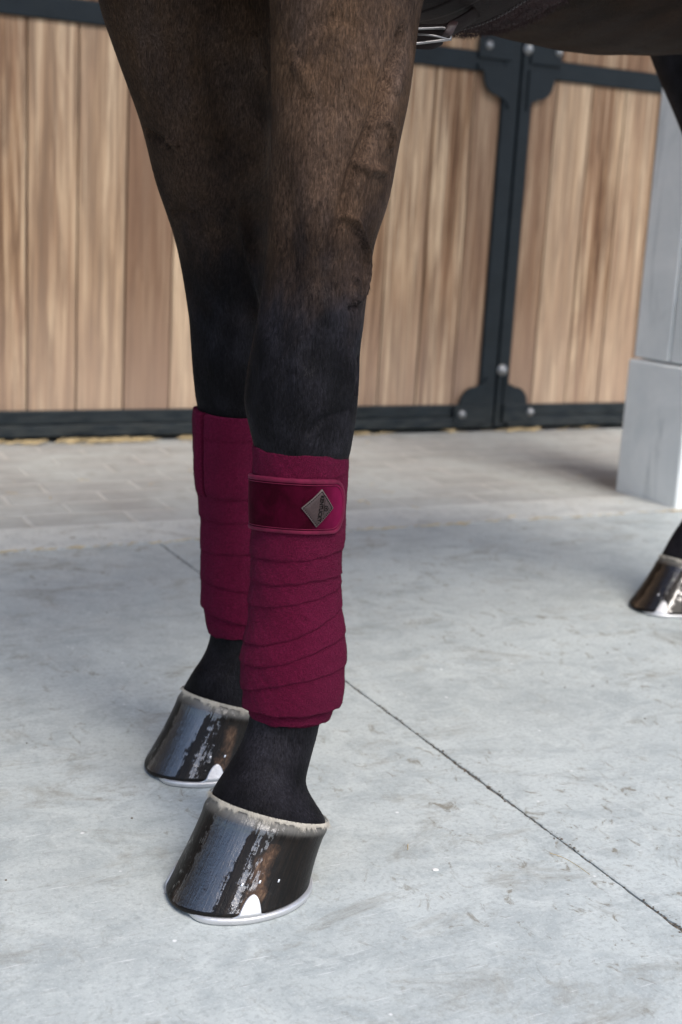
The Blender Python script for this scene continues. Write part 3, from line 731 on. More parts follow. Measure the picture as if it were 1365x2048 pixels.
# far foreleg
relief([(291, 263), (315, 275), (335, 290), (350, 296)], .0040, -.0034)
relief([(330, 282), (350, 285), (362, 292)], .004, .003)
relief([(342, 425), (365, 424), (385, 428), (400, 427)], .0036, -.0022)
relief([(463, 400), (470, 450), (482, 500), (495, 560), (508, 610), (516, 645)], .0055, .0052, .0035)
relief([(478, 380), (488, 440), (500, 500), (512, 560)], .009, -.0060)
relief([(420, 40), (440, 140), (455, 260), (465, 380)], .018, -.0100)
relief([(505, 65), (511, 110), (520, 140), (536, 146)], .0045, .0035)
relief([(505, 200), (515, 290), (518, 380)], .018, .006)
relief([(250, 90), (290, 98), (340, 112), (390, 130)], .016, -.0055)
relief([(390, 640), (430, 610), (470, 600)], .012, -.002)
relief([(420, 700), (440, 760), (450, 800)], .012, .0018)
# pasterns: hollow behind, ergot fold
relief([(600, 1470), (585, 1500), (575, 1530)], .008, -.0016)
# gentle muscle unevenness everywhere
uneven = .0009 * np.sin(co[:, 0] * 61 + co[:, 2] * 37) * np.sin(co[:, 1] * 53 - co[:, 2] * 29)
co2 = co + no * (disp + uneven)[:, None]
me.vertices.foreach_set('co', co2.astype(np.float32).ravel()); me.update()
me.polygons.foreach_set('use_smooth', [True] * len(me.polygons))
hb = bpy.data.objects.new('body', me); COL.objects.link(hb); hb.parent = horse
me.materials.clear(); me.materials.append(M_coat)

# coat colour: black points on the legs grading into dark bay brown; golden tan along the back of the forearm
def vnoise(P, f, seed=0):
    r = np.random.RandomState(seed); o = 0
    for i in range(5):
        k = r.randn(3) * f * (1 + .5 * i); o = o + np.sin(P @ k + r.rand() * 6.28)
    return o / 5
def coat_colour(P):
    z = P[:, 2]; n = vnoise(P, 18, 1) * .5 + vnoise(P, 45, 2) * .3 + vnoise(P, 120, 3) * .2
    black = np.array([.0136, .0128, .0162]); brown = np.array([.094, .055, .033]); gold = np.array([.125, .072, .031]); grey = np.array([.095, .074, .070])
    dark = np.array([.024, .0125, .007]); red = np.array([.04, .022, .017])
    pn = vnoise(P, 30, 12) + .6 * vnoise(P, 70, 13)
    black = black[None] * (1 + .7 * np.clip(pn, -.6, 1.2))[:, None]
    rel = P - A0; s = rel @ AD; lat = rel @ AL
    fore = s < .28
    back = np.clip((s - .02) / .09, 0, 1)                       # towards the rear of the forearm
    t = np.clip((z - (.505 - .085 * back) + n * .10) / .235, 0, 1); t = t * t * (3 - 2 * t)
    c = black * (1 - t[:, None]) + brown[None] * t[:, None]
    g = np.clip((back - .35) * 1.6, 0, 1) * np.clip((z - .48) / .1, 0, 1) * np.clip(1.1 - (z - .72) / .12, 0, 1) * (.7 + .5 * n)
    g = np.clip(g, 0, 1)[:, None]; c = c * (1 - g * .55) + gold * g * .55
    gr = (np.clip((z - .62) / .12, 0, 1) * np.clip(.3 + n * 1.3, 0, 1))[:, None] * .45; c = c * (1 - gr) + grey * gr
    rr = (np.clip(n * 1.5 - .1, 0, 1) * np.clip((.55 - z) / .1, 0, 1) * np.clip((z - .38) / .05, 0, 1) * back)[:, None] * .6; c = c * (1 - rr) + red * rr
    # belly and hindquarters darker, far foreleg and chest shade painted into the coat
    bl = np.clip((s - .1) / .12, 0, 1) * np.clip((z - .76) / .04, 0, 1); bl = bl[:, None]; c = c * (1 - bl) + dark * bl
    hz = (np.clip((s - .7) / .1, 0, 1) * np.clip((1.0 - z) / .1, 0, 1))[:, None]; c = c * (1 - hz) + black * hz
    far_shade = np.clip((-lat - .02) / .06, 0, 1)[:, None] * np.clip(1 - (s - .2) / .1, 0, 1)[:, None]; c = c * (1 - far_shade * .44)
    m = (.85 + .35 * np.clip(vnoise(P, 22, 14) + .5 * vnoise(P, 60, 15), -.8, 1.0))[:, None]; c = c * m
    return np.clip(c, 0, 1)
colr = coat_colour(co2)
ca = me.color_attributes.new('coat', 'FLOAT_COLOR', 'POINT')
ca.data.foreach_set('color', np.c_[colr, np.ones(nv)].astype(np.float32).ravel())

# ---- hooves
def find_on_hoof(q, x, y):
    th, t = np.meshgrid(np.linspace(-.6, 2.6, 330), np.linspace(.03, .9, 120)); P = hoof_pt(q, th, t); X, Y = proj(P)
    i = np.unravel_index(((X - x) ** 2 + (Y - y) ** 2).argmin(), X.shape); return th[i], t[i]
def make_hoof(q, label_nails, clip_th, nails_px, brown_c):
    m, n = 200, 70
    th = np.linspace(0, 2 * math.pi, m + 1)[:-1]; tv = np.linspace(0, 1, n)
    TH, TT = np.meshgrid(th, tv); R = hoof_pt(q, TH, TT)
    top = coronet_ring(q, th, .93, -.003)[None]; bot = ground_ring(q, th, -.02); bot[:, 2] = .0082; bot = bot[None]
    R = np.concatenate([bot, R, top]); V, F = loft(R)
    o = mesh_obj('hoof', V, F, M_hoof, horse); me = o.data
    at = me.attributes.new('pale', 'FLOAT', 'POINT'); ab = me.attributes.new('brown', 'FLOAT', 'POINT')
    TT2 = np.r_[np.zeros(m), TT.ravel(), np.ones(m), 0, 1]; TH2 = np.r_[th, TH.ravel(), th, 0, 0]
    TH2 = (TH2 + math.pi) % (2 * math.pi) - math.pi
    at.data.foreach_set('value', np.clip((TT2 - .88) / .1, 0, 1) * .8 + .3 * np.clip((TT2 - .76) / .14, 0, 1))
    br = np.exp(-((TH2 - (brown_c - .1 * TT2)) / .2) ** 2) * np.clip((.9 - TT2) / .25, 0, 1) * .9
    br += .45 * np.exp(-((TH2 + .25) / .3) ** 2) * np.clip((.5 - TT2) / .3, 0, 1)
    ab.data.foreach_set('value', br)
    sg_ = lambda x: 1 / (1 + np.exp(-x))
    dr = sg_(-(TH2 + .22) / .06) * 1.0 + .85 * np.exp(-((TH2 - .56) / .10) ** 2) + sg_((TH2 - .86) / .08) * 1.25
    ad = me.attributes.new('dull', 'FLOAT', 'POINT'); ad.data.foreach_set('value', np.clip(dr + 1.4 * (TT2 < .05), 0, 1.4) * (1 - .35 * np.clip((TT2 - .82) / .1, 0, 1)))
    uvl = me.uv_layers.new(name='UVMap'); li = np.empty(len(me.loops), np.int32); me.loops.foreach_get('vertex_index', li)
    uu = np.r_[th, TH.ravel(), th, 0, 0] / (2 * math.pi); uv = np.c_[uu[li], TT2[li]]
    # seam at theta=0 would wrap: use cos/sin folding instead
    uv[:, 0] = np.abs(((uv[:, 0] + .5) % 1.0) - .5) * np.sign((((uv[:, 0] + .5) % 1.0) - .5) + 1e-9) + 1.0
    uvl.data.foreach_set('uv', uv.ravel())
    # horseshoe: open at the heel, with two side clips drawn up the wall
    ths = np.linspace(-2.72, 2.72, 160); prof = []
    ko = .0004 + .0040 * np.clip((np.abs(ths) - 1.2) / 1.5, 0, 1) - .0125 * (lambda x: x * x * (3 - 2 * x))(np.clip((.45 - ths) / .8, 0, 1))
    O = ground_ring(q, ths, 0) ; h, l = hoof_axes(q); c = np.array([q[0], q[1], 0])
    def at_off(k, z):
        P = ground_ring(q, ths, 0); d = P - c; d[:, 2] = 0; d /= np.linalg.norm(d, axis=1)[:, None]; P = P + d * k[:, None]; P[:, 2] = z; return P
    one = np.ones_like(ths)
    prof = [at_off(ko - .0012, .0006), at_off(ko, .002), at_off(ko - .0001, .0052), at_off(ko - .0008, .0066), at_off(-.02 * one, .0068), at_off(-.021 * one, .0008)]
    R = np.stack(prof, 1); V, F = loft(R)
    mb = MB(); mb.add(V, F)
    for sg in ((1,) if clip_th < .9 else (1, -1)):
        a = np.linspace(-1, 1, 25); tt = np.linspace(0, 1, 16); P = []
        for t_ in tt:
            wd = .155 * math.sqrt(max(0, 1 - t_ ** 2.6)) * (1 - .25 * t_) * (1 + .75 * math.exp(-(t_ / .13) ** 2))
            P.append(hoof_pt(q, sg * (clip_th - .27 * (-.03 + t_ * .275)) + a * max(wd, .01), np.full(25, -.03 + t_ * .275), .0020 - .0008 * t_))
        P = np.array(P); inner = np.array([hoof_pt(q, sg * clip_th + a * .02, np.full(25, -.03 + t_ * .28), -.001) for t_ in tt])
        # outer skin with its rim folded back to the wall
        nr, nc = P.shape[:2]; V2 = list(P.reshape(-1, 3)); F2 = [(i * nc + j, i * nc + j + 1, (i + 1) * nc + j + 1, (i + 1) * nc + j) for i in range(nr - 1) for j in range(nc - 1)]
        rim = [i * nc for i in range(nr)] + [(nr - 1) * nc + j for j in range(1, nc)] + [i * nc + nc - 1 for i in range(nr - 2, -1, -1)]
        cen = hoof_pt(q, np.array([sg * clip_th]), np.array([.1]), -.01)[0]; base = len(V2)
        for i in rim: p = P.reshape(-1, 3)[i]; dd = np.array([q[0], q[1], .03]) - p; dd /= np.linalg.norm(dd); V2.append(p + dd * .003)
        for k in range(len(rim) - 1): F2.append((rim[k], rim[k + 1], base + k + 1, base + k))
        mb.add(V2, F2)
    shoe = mb.obj('horseshoe', M_alu, o, True)
    for (x, y) in nails_px:
        tn, vn = find_on_hoof(q, x, y)
        P0 = hoof_pt(q, np.array([tn]), np.array([vn]))[0]; dt = hoof_pt(q, np.array([tn + .02]), np.array([vn]))[0] - P0; dv = hoof_pt(q, np.array([tn]), np.array([vn + .02]))[0] - P0
        dt /= np.linalg.norm(dt); dv /= np.linalg.norm(dv); nn = np.cross(dt, dv); nn *= np.sign(nn @ (P0 - np.array([q[0], q[1], P0[2]]))); bm = bmesh.new(); bmesh.ops.create_cube(bm, size=1)
        bmesh.ops.bevel(bm, geom=bm.edges[:], offset=.2, segments=2, profile=.5, affect='EDGES')
        for v in bm.verts: v.co = Vector(P0 + nn * .0007 + dt * v.co.x * .0020 + dv * v.co.y * .0032 + nn * v.co.z * .0022)
        me2 = bpy.data.meshes.new('nail'); bm.to_mesh(me2); bm.free(); me2.materials.append(M_nail); me2.polygons.foreach_set('use_smooth', [True] * len(me2.polygons))
        oo = bpy.data.objects.new('nail', me2); COL.objects.link(oo); oo.parent = o
    return o
hn = make_hoof(HOOF['near'], '', 1.0, [(484, 1770), (520, 1764), (557, 1762)], .98)
hf = make_hoof(HOOF['far'], '', 1.15, [(421, 1514), (450, 1512)], 1.2)
hh_ = make_hoof(HOOF['hind'], '', .58, [(1317, 1190)], 1.6)
hh2 = make_hoof(HOOF['hind2'], '', .62, [], 1.35)

# ---- hair helpers: short tapered strands as thin slivers of mesh
def strands(P, D, Nn, L, W):
    """P base points, D unit direction, Nn surface normal"""
    side = np.cross(D, Nn); side /= np.linalg.norm(side, axis=1)[:, None] + 1e-9
    n = len(P); L = np.broadcast_to(L, n)[:, None]; W = np.broadcast_to(W, n)[:, None]
    a = P - side * W / 2; b = P + side * W / 2; mid = P + D * L * .55 + Nn * L * .06; tip = P + D * L
    V = np.stack([a, b, mid + side * W * .3, mid - side * W * .3, tip], 1).reshape(-1, 3)
    F = []
    for i in range(n): k = i * 5; F.append((k, k + 1, k + 2, k + 3)); F.append((k + 3, k + 2, k + 4))
    return V, F
def coronet_band(q, seed):
    r = np.random.RandomState(seed); n = 9000
    mb = MB()
    th = np.linspace(0, 2 * math.pi, 161)[:-1]; h, l = hoof_axes(q)
    ct = np.array([q[0], q[1], 0]) + h * q[5]
    def ringk(k, dz): P = coronet_ring(q, th, k, dz); return P
    mb.add(*loft(np.array([ringk(.96, .0016), ringk(.998, .0010), ringk(1.003, 0), ringk(1.001, -.0010), ringk(.97, -.0020)]), cap=False))
    t = r.rand(n) * 2 * math.pi; P = coronet_ring(q, t, 1.0, 0); out = P - ct; out[:, 2] = 0; out /= np.linalg.norm(out, axis=1)[:, None]
    P = P + out * (.0006 + r.rand(n)[:, None] * .0006) + np.array([0, 0, 1]) * (.0015 + r.rand(n)[:, None] * .0025)
    lf = (.55 + .5 * np.clip(np.sin(t * 9 + seed) + .8 * np.sin(t * 23 + 2 * seed) + .6 * np.sin(t * 51), -1, 1.6)); D = np.array([0, 0, -1.0]) + out * (.35 + .25 * r.rand(n)[:, None]) + r.randn(n, 3) * .22; D /= np.linalg.norm(D, axis=1)[:, None]
    mb.add(*strands(P, D, out, .0016 + r.rand(n) ** 1.5 * .0065 * lf, .00024))
    return mb.obj('coronet_band', M_pale, horse, True)
for i, k_ in enumerate(('near', 'far', 'hind', 'hind2')): coronet_band(HOOF[k_], 40 + i)

# ---- coat hair (same mesh kind as the body, child of the body)
def coat_hair():
    me = hb.data; nf = len(me.polygons)
    cen = np.empty(nf * 3, np.float32); me.polygons.foreach_get('center', cen); cen = cen.reshape(-1, 3).astype(float)
    nr = np.empty(nf * 3, np.float32); me.polygons.foreach_get('normal', nr); nr = nr.reshape(-1, 3).astype(float)
    ar = np.empty(nf, np.float32); me.polygons.foreach_get('area', ar)
    rel = cen - A0; s = rel @ AD
    ok = (cen[:, 2] < .93) & (cen[:, 2] > .045)
    # none under the bandages
    wrap = ((cen[:, 2] < .405) & (cen[:, 2] > .165) & (s < .28))
    ok &= ~wrap
    wgt = np.where(ok, ar, 0) * np.where(s < .28, 1.0, .35)
    wgt = wgt / wgt.sum(); r = np.random.RandomState(21); n = 260000
    idx = r.choice(nf, n, p=wgt); P = cen[idx] + r.randn(n, 3) * VOX * .5; Nn = nr[idx]
    P = P - Nn * ((P - cen[idx]) * Nn).sum(1)[:, None]
    dn = np.array([0, 0, -1.0]) + .18 * np.stack([vnoise(P, 30, 5), vnoise(P, 30, 6), vnoise(P, 30, 7)], 1)
    D = dn - Nn * (dn * Nn).sum(1)[:, None]; D /= np.linalg.norm(D, axis=1)[:, None] + 1e-9
    D = D + Nn * (.10 + .12 * r.rand(n)[:, None]) + r.randn(n, 3) * .07; D /= np.linalg.norm(D, axis=1)[:, None]
    L = .0026 + .0024 * r.rand(n); W = .00018 + .00014 * r.rand(n)
    V, F = strands(P - Nn * .0002, D, Nn, L, W)
    o = mesh_obj('coat_hair', V, F, M_hair, hb)
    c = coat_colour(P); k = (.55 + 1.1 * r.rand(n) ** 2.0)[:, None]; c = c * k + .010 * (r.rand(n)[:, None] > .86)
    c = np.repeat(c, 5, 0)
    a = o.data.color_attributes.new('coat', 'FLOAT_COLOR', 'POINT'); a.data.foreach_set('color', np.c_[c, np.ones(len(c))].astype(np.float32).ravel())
    tag(o, kind='stuff'); return o
t = NT('coat_hair'); M_hair = t.set(Base_Color=t.attr('coat', 'Color'), Roughness=.42, Specular_IOR_Level=.10)
coat_hair()

# ================================================================= BANDAGES
def bump_noise(P, f, seed): return vnoise(P, f, seed)
def edge_plane(limb, yl, ym, yr, psm=0.0):
    """plane z = c + gx x + gy y through three points of a wrap edge: left silhouette, front, right silhouette (pixel heights)"""
    pts = []
    k = limb.K
    zz = []
    for (psi, yv) in ((-math.pi / 2, yl), (psm, ym), (math.pi / 2, yr)):
        lo, hi = 0.0, 1.0
        for _ in range(40):
            mid = (lo + hi) / 2; q = limb.P(np.array([psi]), np.array([mid]))[0]
            if proj(q)[1] < yv: lo = mid
            else: hi = mid
        pts.append(q)
    A = np.c_[np.ones(3), np.array(pts)[:, :2]]; return np.linalg.solve(A, np.array(pts)[:, 2])
class Wrap:
    def __init__(s, limb, top, bottom, edges, amp, seed, last_amp=.0035, extra=None):
        s.L = limb; s.E = [np.array(top)] + [np.array(e) for e in edges] + [np.array(bottom)]; s.amp = amp; s.seed = seed; s.last = last_amp; s.extra = extra
    def base(s, psi, v):
        P = s.L.P(psi, v); return P
    def offset(s, psi, P):
        Z = [e[0] + e[1] * P[..., 0] + e[2] * P[..., 1] + .0007 * np.sin(psi * 3 + i * 2.1) + .0004 * np.sin(psi * 11 + i) for i, e in enumerate(s.E)]
        o = np.zeros(P.shape[:-1]); z = P[..., 2]
        for i in range(1, len(Z)):
            up, lo = Z[i - 1], Z[i]; m = (z <= up) & (z > lo); amp = s.amp[i - 1]
            t = np.clip((z - lo) / np.maximum(up - lo, 1e-4), 0, 1)
            val = amp * (1 - t) ** .8 * (1 - np.exp(-(z - lo) / .0007)) + amp * .25
            o = np.where(m, val, o)
        o = np.where(z <= Z[-2], o - s.last * np.clip((Z[-2] - z) / .0012, 0, 1), o)
        o = o - .004 * np.clip(1 - (z - Z[-1]) / .0022, 0, 1) ** 2
        o = o - .0030 * np.clip(1 - (Z[0] - z) / .0025, 0, 1) ** 2
        o = o + .0011 * bump_noise(P, 45, s.seed) + .0005 * bump_noise(P, 140, s.seed + 1)
        if s.extra: o = o + s.extra(psi, P)
        return o
    def pt(s, psi, z, off=0.0):
        v = s.L.v_at(psi, z); P = s.L.P(psi, v); o = s.offset(psi, P); return s.L.P(psi, v, o + off)
    def build(s, name, mat, parent, m=300, n=520):
        psi = np.linspace(-math.pi, math.pi, m + 1)[:-1]; PSI = np.broadcast_to(psi, (n, m))
        P0 = s.L.P(PSI, np.full((n, m), .5)); 
        top = s.E[0]; bot = s.E[-1]; t = np.linspace(0, 1, n)[:, None]
        zt = top[0] + top[1] * P0[..., 0] + top[2] * P0[..., 1]; zb = bot[0] + bot[1] * P0[..., 0] + bot[2] * P0[..., 1]
        Z = zt * (1 - t) + zb * t; v = s.L.v_at(PSI, Z)
        P = s.L.P(PSI, v); o = s.offset(PSI, P); R = s.L.P(PSI, v, o)
        inn0 = s.L.P(PSI[0], v[0], np.full(m, -.012)); inn1 = s.L.P(PSI[-1], v[-1], np.full(m, -.012))
        r0 = inn0.copy(); r0[:, 2] -= .002; r1 = inn1.copy(); r1[:, 2] += .002
        R = np.concatenate([r0[None], R, r1[None]]); V, F = loft(R, cap=False)
        mb = MB(); mb.add(V, F)
        # nap: short fibres standing off the fleece
        r = np.random.RandomState(s.seed); k = 42000; i = r.randint(2, n - 1, k); j = r.randint(0, m, k)
        B = R[i, j] * 1.0; f = r.rand(k, 1); B = B * (1 - f) + R[np.minimum(i + 1, n), (j + 1) % m] * f
        c = R[i].mean(1); Nn = B - c; Nn[:, 2] = 0; Nn /= np.linalg.norm(Nn, axis=1)[:, None]
        D = Nn + r.randn(k, 3) * .9; D /= np.linalg.norm(D, axis=1)[:, None]
        mb.add(*strands(B - Nn * .0002, D, np.cross(D, Nn + [.01, .02, .03]), .0008 + .0011 * r.rand(k), .0002))
        # rougher fringe along each cut edge
        for e in s.E[1:]:
            k = 900; ps = r.rand(k) * 2 * math.pi - math.pi; q = s.L.P(ps, np.full(k, .5)); z = e[0] + e[1] * q[:, 0] + e[2] * q[:, 1] + .0006
            q = s.pt(ps, z); d = np.stack([np.sin(ps), -np.cos(ps), 0 * ps], 1); D = d * .5 + np.array([0, 0, -1.0]) + r.randn(k, 3) * .6; D /= np.linalg.norm(D, axis=1)[:, None]
            mb.add(*strands(q, D, d, .0010 + .0008 * r.rand(k), .0002))
        return mb.obj(name, mat, parent, True)

nb_limb = Limb([
    (860, 503, 706, 1.185, 1.15, 2.3, 0, 0), (900, 507, 699, 1.185, 1.15, 2.3, 0, 0), (935, 508, 696, 1.186, 1.15, 2.25, 0, 0), (1000, 508, 692, 1.187, 1.15, 2.2, 0, 0), (1060, 508, 687, 1.187, 1.15, 2.2, 0, 0),
    (1110, 505, 683, 1.187, 1.15, 2.15, 0, 0), (1170, 503, 680, 1.187, 1.15, 2.15, 0, 0), (1210, 501, 681, 1.187, 1.15, 2.15, 0, 0), (1240, 500, 686, 1.186, 1.15, 2.15, 0, 0),
    (1280, 492, 688, 1.184, 1.12, 2.15, 0, 0), (1320, 487, 689, 1.183, 1.1, 2.15, 0, 0), (1360, 486, 688, 1.182, 1.08, 2.15, 0, 0), (1390, 489, 683, 1.180, 1.06, 2.15, 0, 0),
    (1420, 491, 673, 1.178, 1.05, 2.15, 0, 0), (1450, 496, 660, 1.176, 1.05, 2.15, 0, 0), (1500, 500, 650, 1.174, 1.05, 2.15, 0, 0)], NP_)
EP = lambda *a: edge_plane(nb_limb, *a)
near_wrap = Wrap(nb_limb, EP(886, 909, 904), EP(1428, 1460, 1440),
                 [EP(940, 965, 946), EP(1106, 1122, 1100), EP(1152, 1170, 1148), EP(1197, 1212, 1172), EP(1274, 1277, 1216), EP(1312, 1324, 1266), EP(1372, 1370, 1330), EP(1413, 1434, 1414)],
                 [.0008, .0016, .0017, .0017, .0021, .0022, .0022, .0022, .0004], 51)
wn = near_wrap.build('leg_bandage', M_fleece, horse)
fb_limb = Limb([
    (790, 388, 550, 1.43, 1.15, 2.3, 0, 0), (830, 388, 548, 1.432, 1.15, 2.3, 0, 0), (900, 388, 546, 1.435, 1.15, 2.3, 0, 0), (960, 391, 546, 1.436, 1.15, 2.25, 0, 0), (1000, 400, 546, 1.437, 1.15, 2.2, 0, 0),
    (1050, 404, 546, 1.437, 1.15, 2.2, 0, 0), (1150, 405, 548, 1.437, 1.15, 2.15, 0, 0), (1205, 406, 552, 1.435, 1.12, 2.15, 0, 0), (1240, 411, 553, 1.432, 1.1, 2.15, 0, 0), (1270, 418, 550, 1.43, 1.08, 2.15, 0, 0), (1310, 420, 545, 1.425, 1.05, 2.1, 0, 0)], FP_)
FE = lambda *a: edge_plane(fb_limb, *a)
def far_extra(psi, P):
    # the loose end of the bandage: a flap with an upright cut edge, tucked flat on the leg
    zt, zb = FE_top, FE_flap
    z = P[..., 2]; z1 = zb[0] + zb[1] * P[..., 0] + zb[2] * P[..., 1]
    m = 1 / (1 + np.exp(-(psi + .70) / .008)); mz = 1 / (1 + np.exp(-(z - z1) / .0006))
    g = -np.exp(-((psi + .735) / .034) ** 2) * .0085 + .0022 * np.exp(-((psi + .95) / .14) ** 2)
    return (.0016 * m + g) * mz * (psi < 2.4)
FE_top = FE(812, 836, 830); FE_flap = FE(978, 1000, 990)
far_wrap = Wrap(fb_limb, FE_top, FE(1260, 1284, 1262),
                [FE(858, 885, 870), FE_flap, FE(1030, 1048, 1040), FE(1094, 1112, 1100), FE(1155, 1182, 1180), FE(1206, 1248, 1250)],
                [.0005, .0006, .0015, .0016, .0018, .0020, .0008], 61, last_amp=.0015, extra=far_extra)
wf = far_wrap.build('leg_bandage', M_fleece, horse, 520, 360)

# closing strap of the near bandage: velvet tongue with rounded end and bound edges, leather badge on it
ctr = EP(1000, 1012, 1010); HS = .0236
def strap_pt(psi, tv, off):
    """tv: vertical offset in metres from the strap's middle line"""
    P0 = nb_limb.P(psi, np.full(psi.shape, .5)); z = ctr[0] + ctr[1] * P0[..., 0] + ctr[2] * P0[..., 1] + tv
    v = nb_limb.v_at(psi, z)
    return nb_limb.P(psi, v, .0030 + off + .0004 * np.sin(psi * 5))
PE = 1.20; RB = .0445   # end angle, mean radius
def outline_end(tv, hs=HS, end=PE): return end - (HS * .62 / RB) * (1 - np.sqrt(np.clip(1 - np.abs(tv / hs) ** 2.6, 0, 1)))
n1, n2 = 130, 40
tvs = np.linspace(-1, 1, n2) * (HS - .001); S = np.linspace(0, 1, n1)
PSI = np.array([[-2.5 + (outline_end(t_) - .01 + 2.5) * s_ for s_ in S] for t_ in tvs]); TV = np.repeat(tvs[:, None], n1, 1)
R = strap_pt(PSI, TV, .0012 + .0008 * (1 - (TV / HS) ** 4)); V, F = loft(R, cap=False, closed=False)
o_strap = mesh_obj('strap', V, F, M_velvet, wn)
nap_sheen = o_strap.data.attributes.new('nap_sheen', 'FLOAT', 'POINT')   # sheen of the pile painted into the colour, lighter towards the rounded end
nap_sheen.data.foreach_set('value', np.clip((PSI.ravel() - .30 + .10 * vnoise(R.reshape(-1, 3), 260, 4)) / .75, 0, 1))
# path around the strap edge
def edge_path(hs, end, n=70):
    top = [(-2.5 + (outline_end(hs * .999, hs, end) + 2.5) * t_, hs) for t_ in np.linspace(0, 1, n)]
    arc = []
    for a in np.linspace(0, math.pi, 40)[1:-1]:
        tvv = hs * math.cos(a); arc.append((outline_end(tvv, hs, end), tvv))
    bot = [(p, -hs) for p, _ in top[::-1]]
    return np.array(top + arc + bot)
def ribbon(name, path, wid, h, mat, parent, off0=.0012, seg=9):
    # cross-section: shallow arch following the edge path
    Pp = path; T = np.gradient(Pp * np.array([RB, 1.0]), axis=0); T /= np.linalg.norm(T, axis=1)[:, None] + 1e-9; Nn = np.stack([-T[:, 1], T[:, 0]], 1)
    rows = []
    for a in np.linspace(-1, 1, seg):
        q = Pp + Nn * a * wid / 2 / np.array([RB, 1.0]); rows.append(strap_pt(q[:, 0], q[:, 1], off0 + h * (1 - a ** 2) ** .6 - (.003 if abs(a) == 1 else 0)))
    V, F = loft(np.array(rows), cap=False, closed=False); return mesh_obj(name, V, F, mat, parent)
ribbon('binding', edge_path(HS, PE), .0044, .0011, M_bind, wn)
ribbon('piping', edge_path(HS - .0030, PE - .070), .0009, .0008, M_bind, wn, .0016, 7)

# leather badge (diamond) with stitched border and embossed lettering
BP = None
best = 9e9
for ps in np.linspace(-.2, 1.2, 141):
    q = strap_pt(np.array([ps]), np.array([0.0]), .003)[0]; X, Y = proj(q)
    if abs(X - 639) < best: best = abs(X - 639); BP = ps
def badge_pt(s, t, off):
    """s along the strap (metres, + to the right), t up"""
    return strap_pt(BP + np.asarray(s) / RB, np.asarray(t) - .0004, np.asarray(off) + .0020)
HWd, HHt, SK = .0162, .0178, .0022
def diamond(k): return [(-HWd * k, -SK * 0), (SK * k, HHt * k), (HWd * k, 0.0), (-SK * k, -HHt * k)]
def dia_loop(k, n=14):
    D = diamond(k); out = []
    for i in range(4):
        a, b_ = np.array(D[i]), np.array(D[(i + 1) % 4])
        for t_ in np.linspace(0, 1, n + 1)[:-1]: out.append(a * (1 - t_) + b_ * t_)
    return np.array(out)
rings = []
for k, hgt in ((1.0, -.0012), (1.0, .0011), (.975, .0015), (.90, .0015), (.87, .0011), (.84, .0014), (.6, .0015), (.3, .0015), (.02, .0015)):
    L_ = dia_loop(k); rings.append(badge_pt(L_[:, 0], L_[:, 1], np.full(len(L_), hgt)))
rings = np.array(rings); V, F = loft(rings, cap=False)
m_ = rings.shape[1]; mi = [1 if f[0] < 3 * m_ else 0 for f in F]
mbV, mbF, mbI = list(V), list(F), list(mi)
def add_mesh(V, F, k):
    o_ = len(mbV); mbV.extend(V); mbF.extend([tuple(i + o_ for i in f) for f in F]); mbI.extend([k] * len(F))
# stitches
D = np.array(diamond(.90))
for i in range(4):
    a, b_ = D[i], D[(i + 1) % 4]; L = np.linalg.norm(b_ - a); ns = 11; d = (b_ - a) / L; nn = np.array([-d[1], d[0]])
    for j in range(ns):
        c0 = a + (b_ - a) * (j + .22) / ns; c1 = a + (b_ - a) * (j + .78) / ns; q = []
        for e, w_ in ((c0, .00028), (c1, .00028)): q += [e - nn * w_, e + nn * w_]
        q = np.array(q); P_ = badge_pt(q[:, 0], q[:, 1], np.full(4, .0018)); Pb_ = badge_pt(q[:, 0], q[:, 1], np.full(4, .0008))
        add_mesh(list(P_) + list(Pb_), [(0, 1, 3, 2), (0, 4, 5, 1), (2, 3, 7, 6), (0, 2, 6, 4), (1, 5, 7, 3)], 2)
def text_geo(txt, size):
    cu = bpy.data.curves.new('t', 'FONT'); cu.body = txt; cu.size = size; cu.align_x = 'CENTER'; cu.align_y = 'CENTER'; cu.extrude = .0001; cu.resolution_u = 3; cu.offset = size * .022
    to = bpy.data.objects.new('t', cu); COL.objects.link(to); dg = bpy.context.evaluated_depsgraph_get(); dg.update()
    m = bpy.data.meshes.new_from_object(to.evaluated_get(dg)); V = np.array([v.co[:] for v in m.vertices]); F = [tuple(p.vertices) for p in m.polygons]
    bpy.data.objects.remove(to); bpy.data.meshes.remove(m); return V, F
Vt, Ft = text_geo('KENTUCKY', .0052)
sx = .0245 / (Vt[:, 0].max() - Vt[:, 0].min())
Vt[:, 0] *= sx
# reads downwards: text x -> -t (down), text up -> +s (right)
s_t = Vt[:, 1] + .0012; t_t = -Vt[:, 0]; s_t = s_t + t_t * .10
Pt = badge_pt(s_t, t_t, .0016 + np.where(Vt[:, 2] > 0, .0003, -.0003)); add_mesh(list(Pt), Ft, 3)
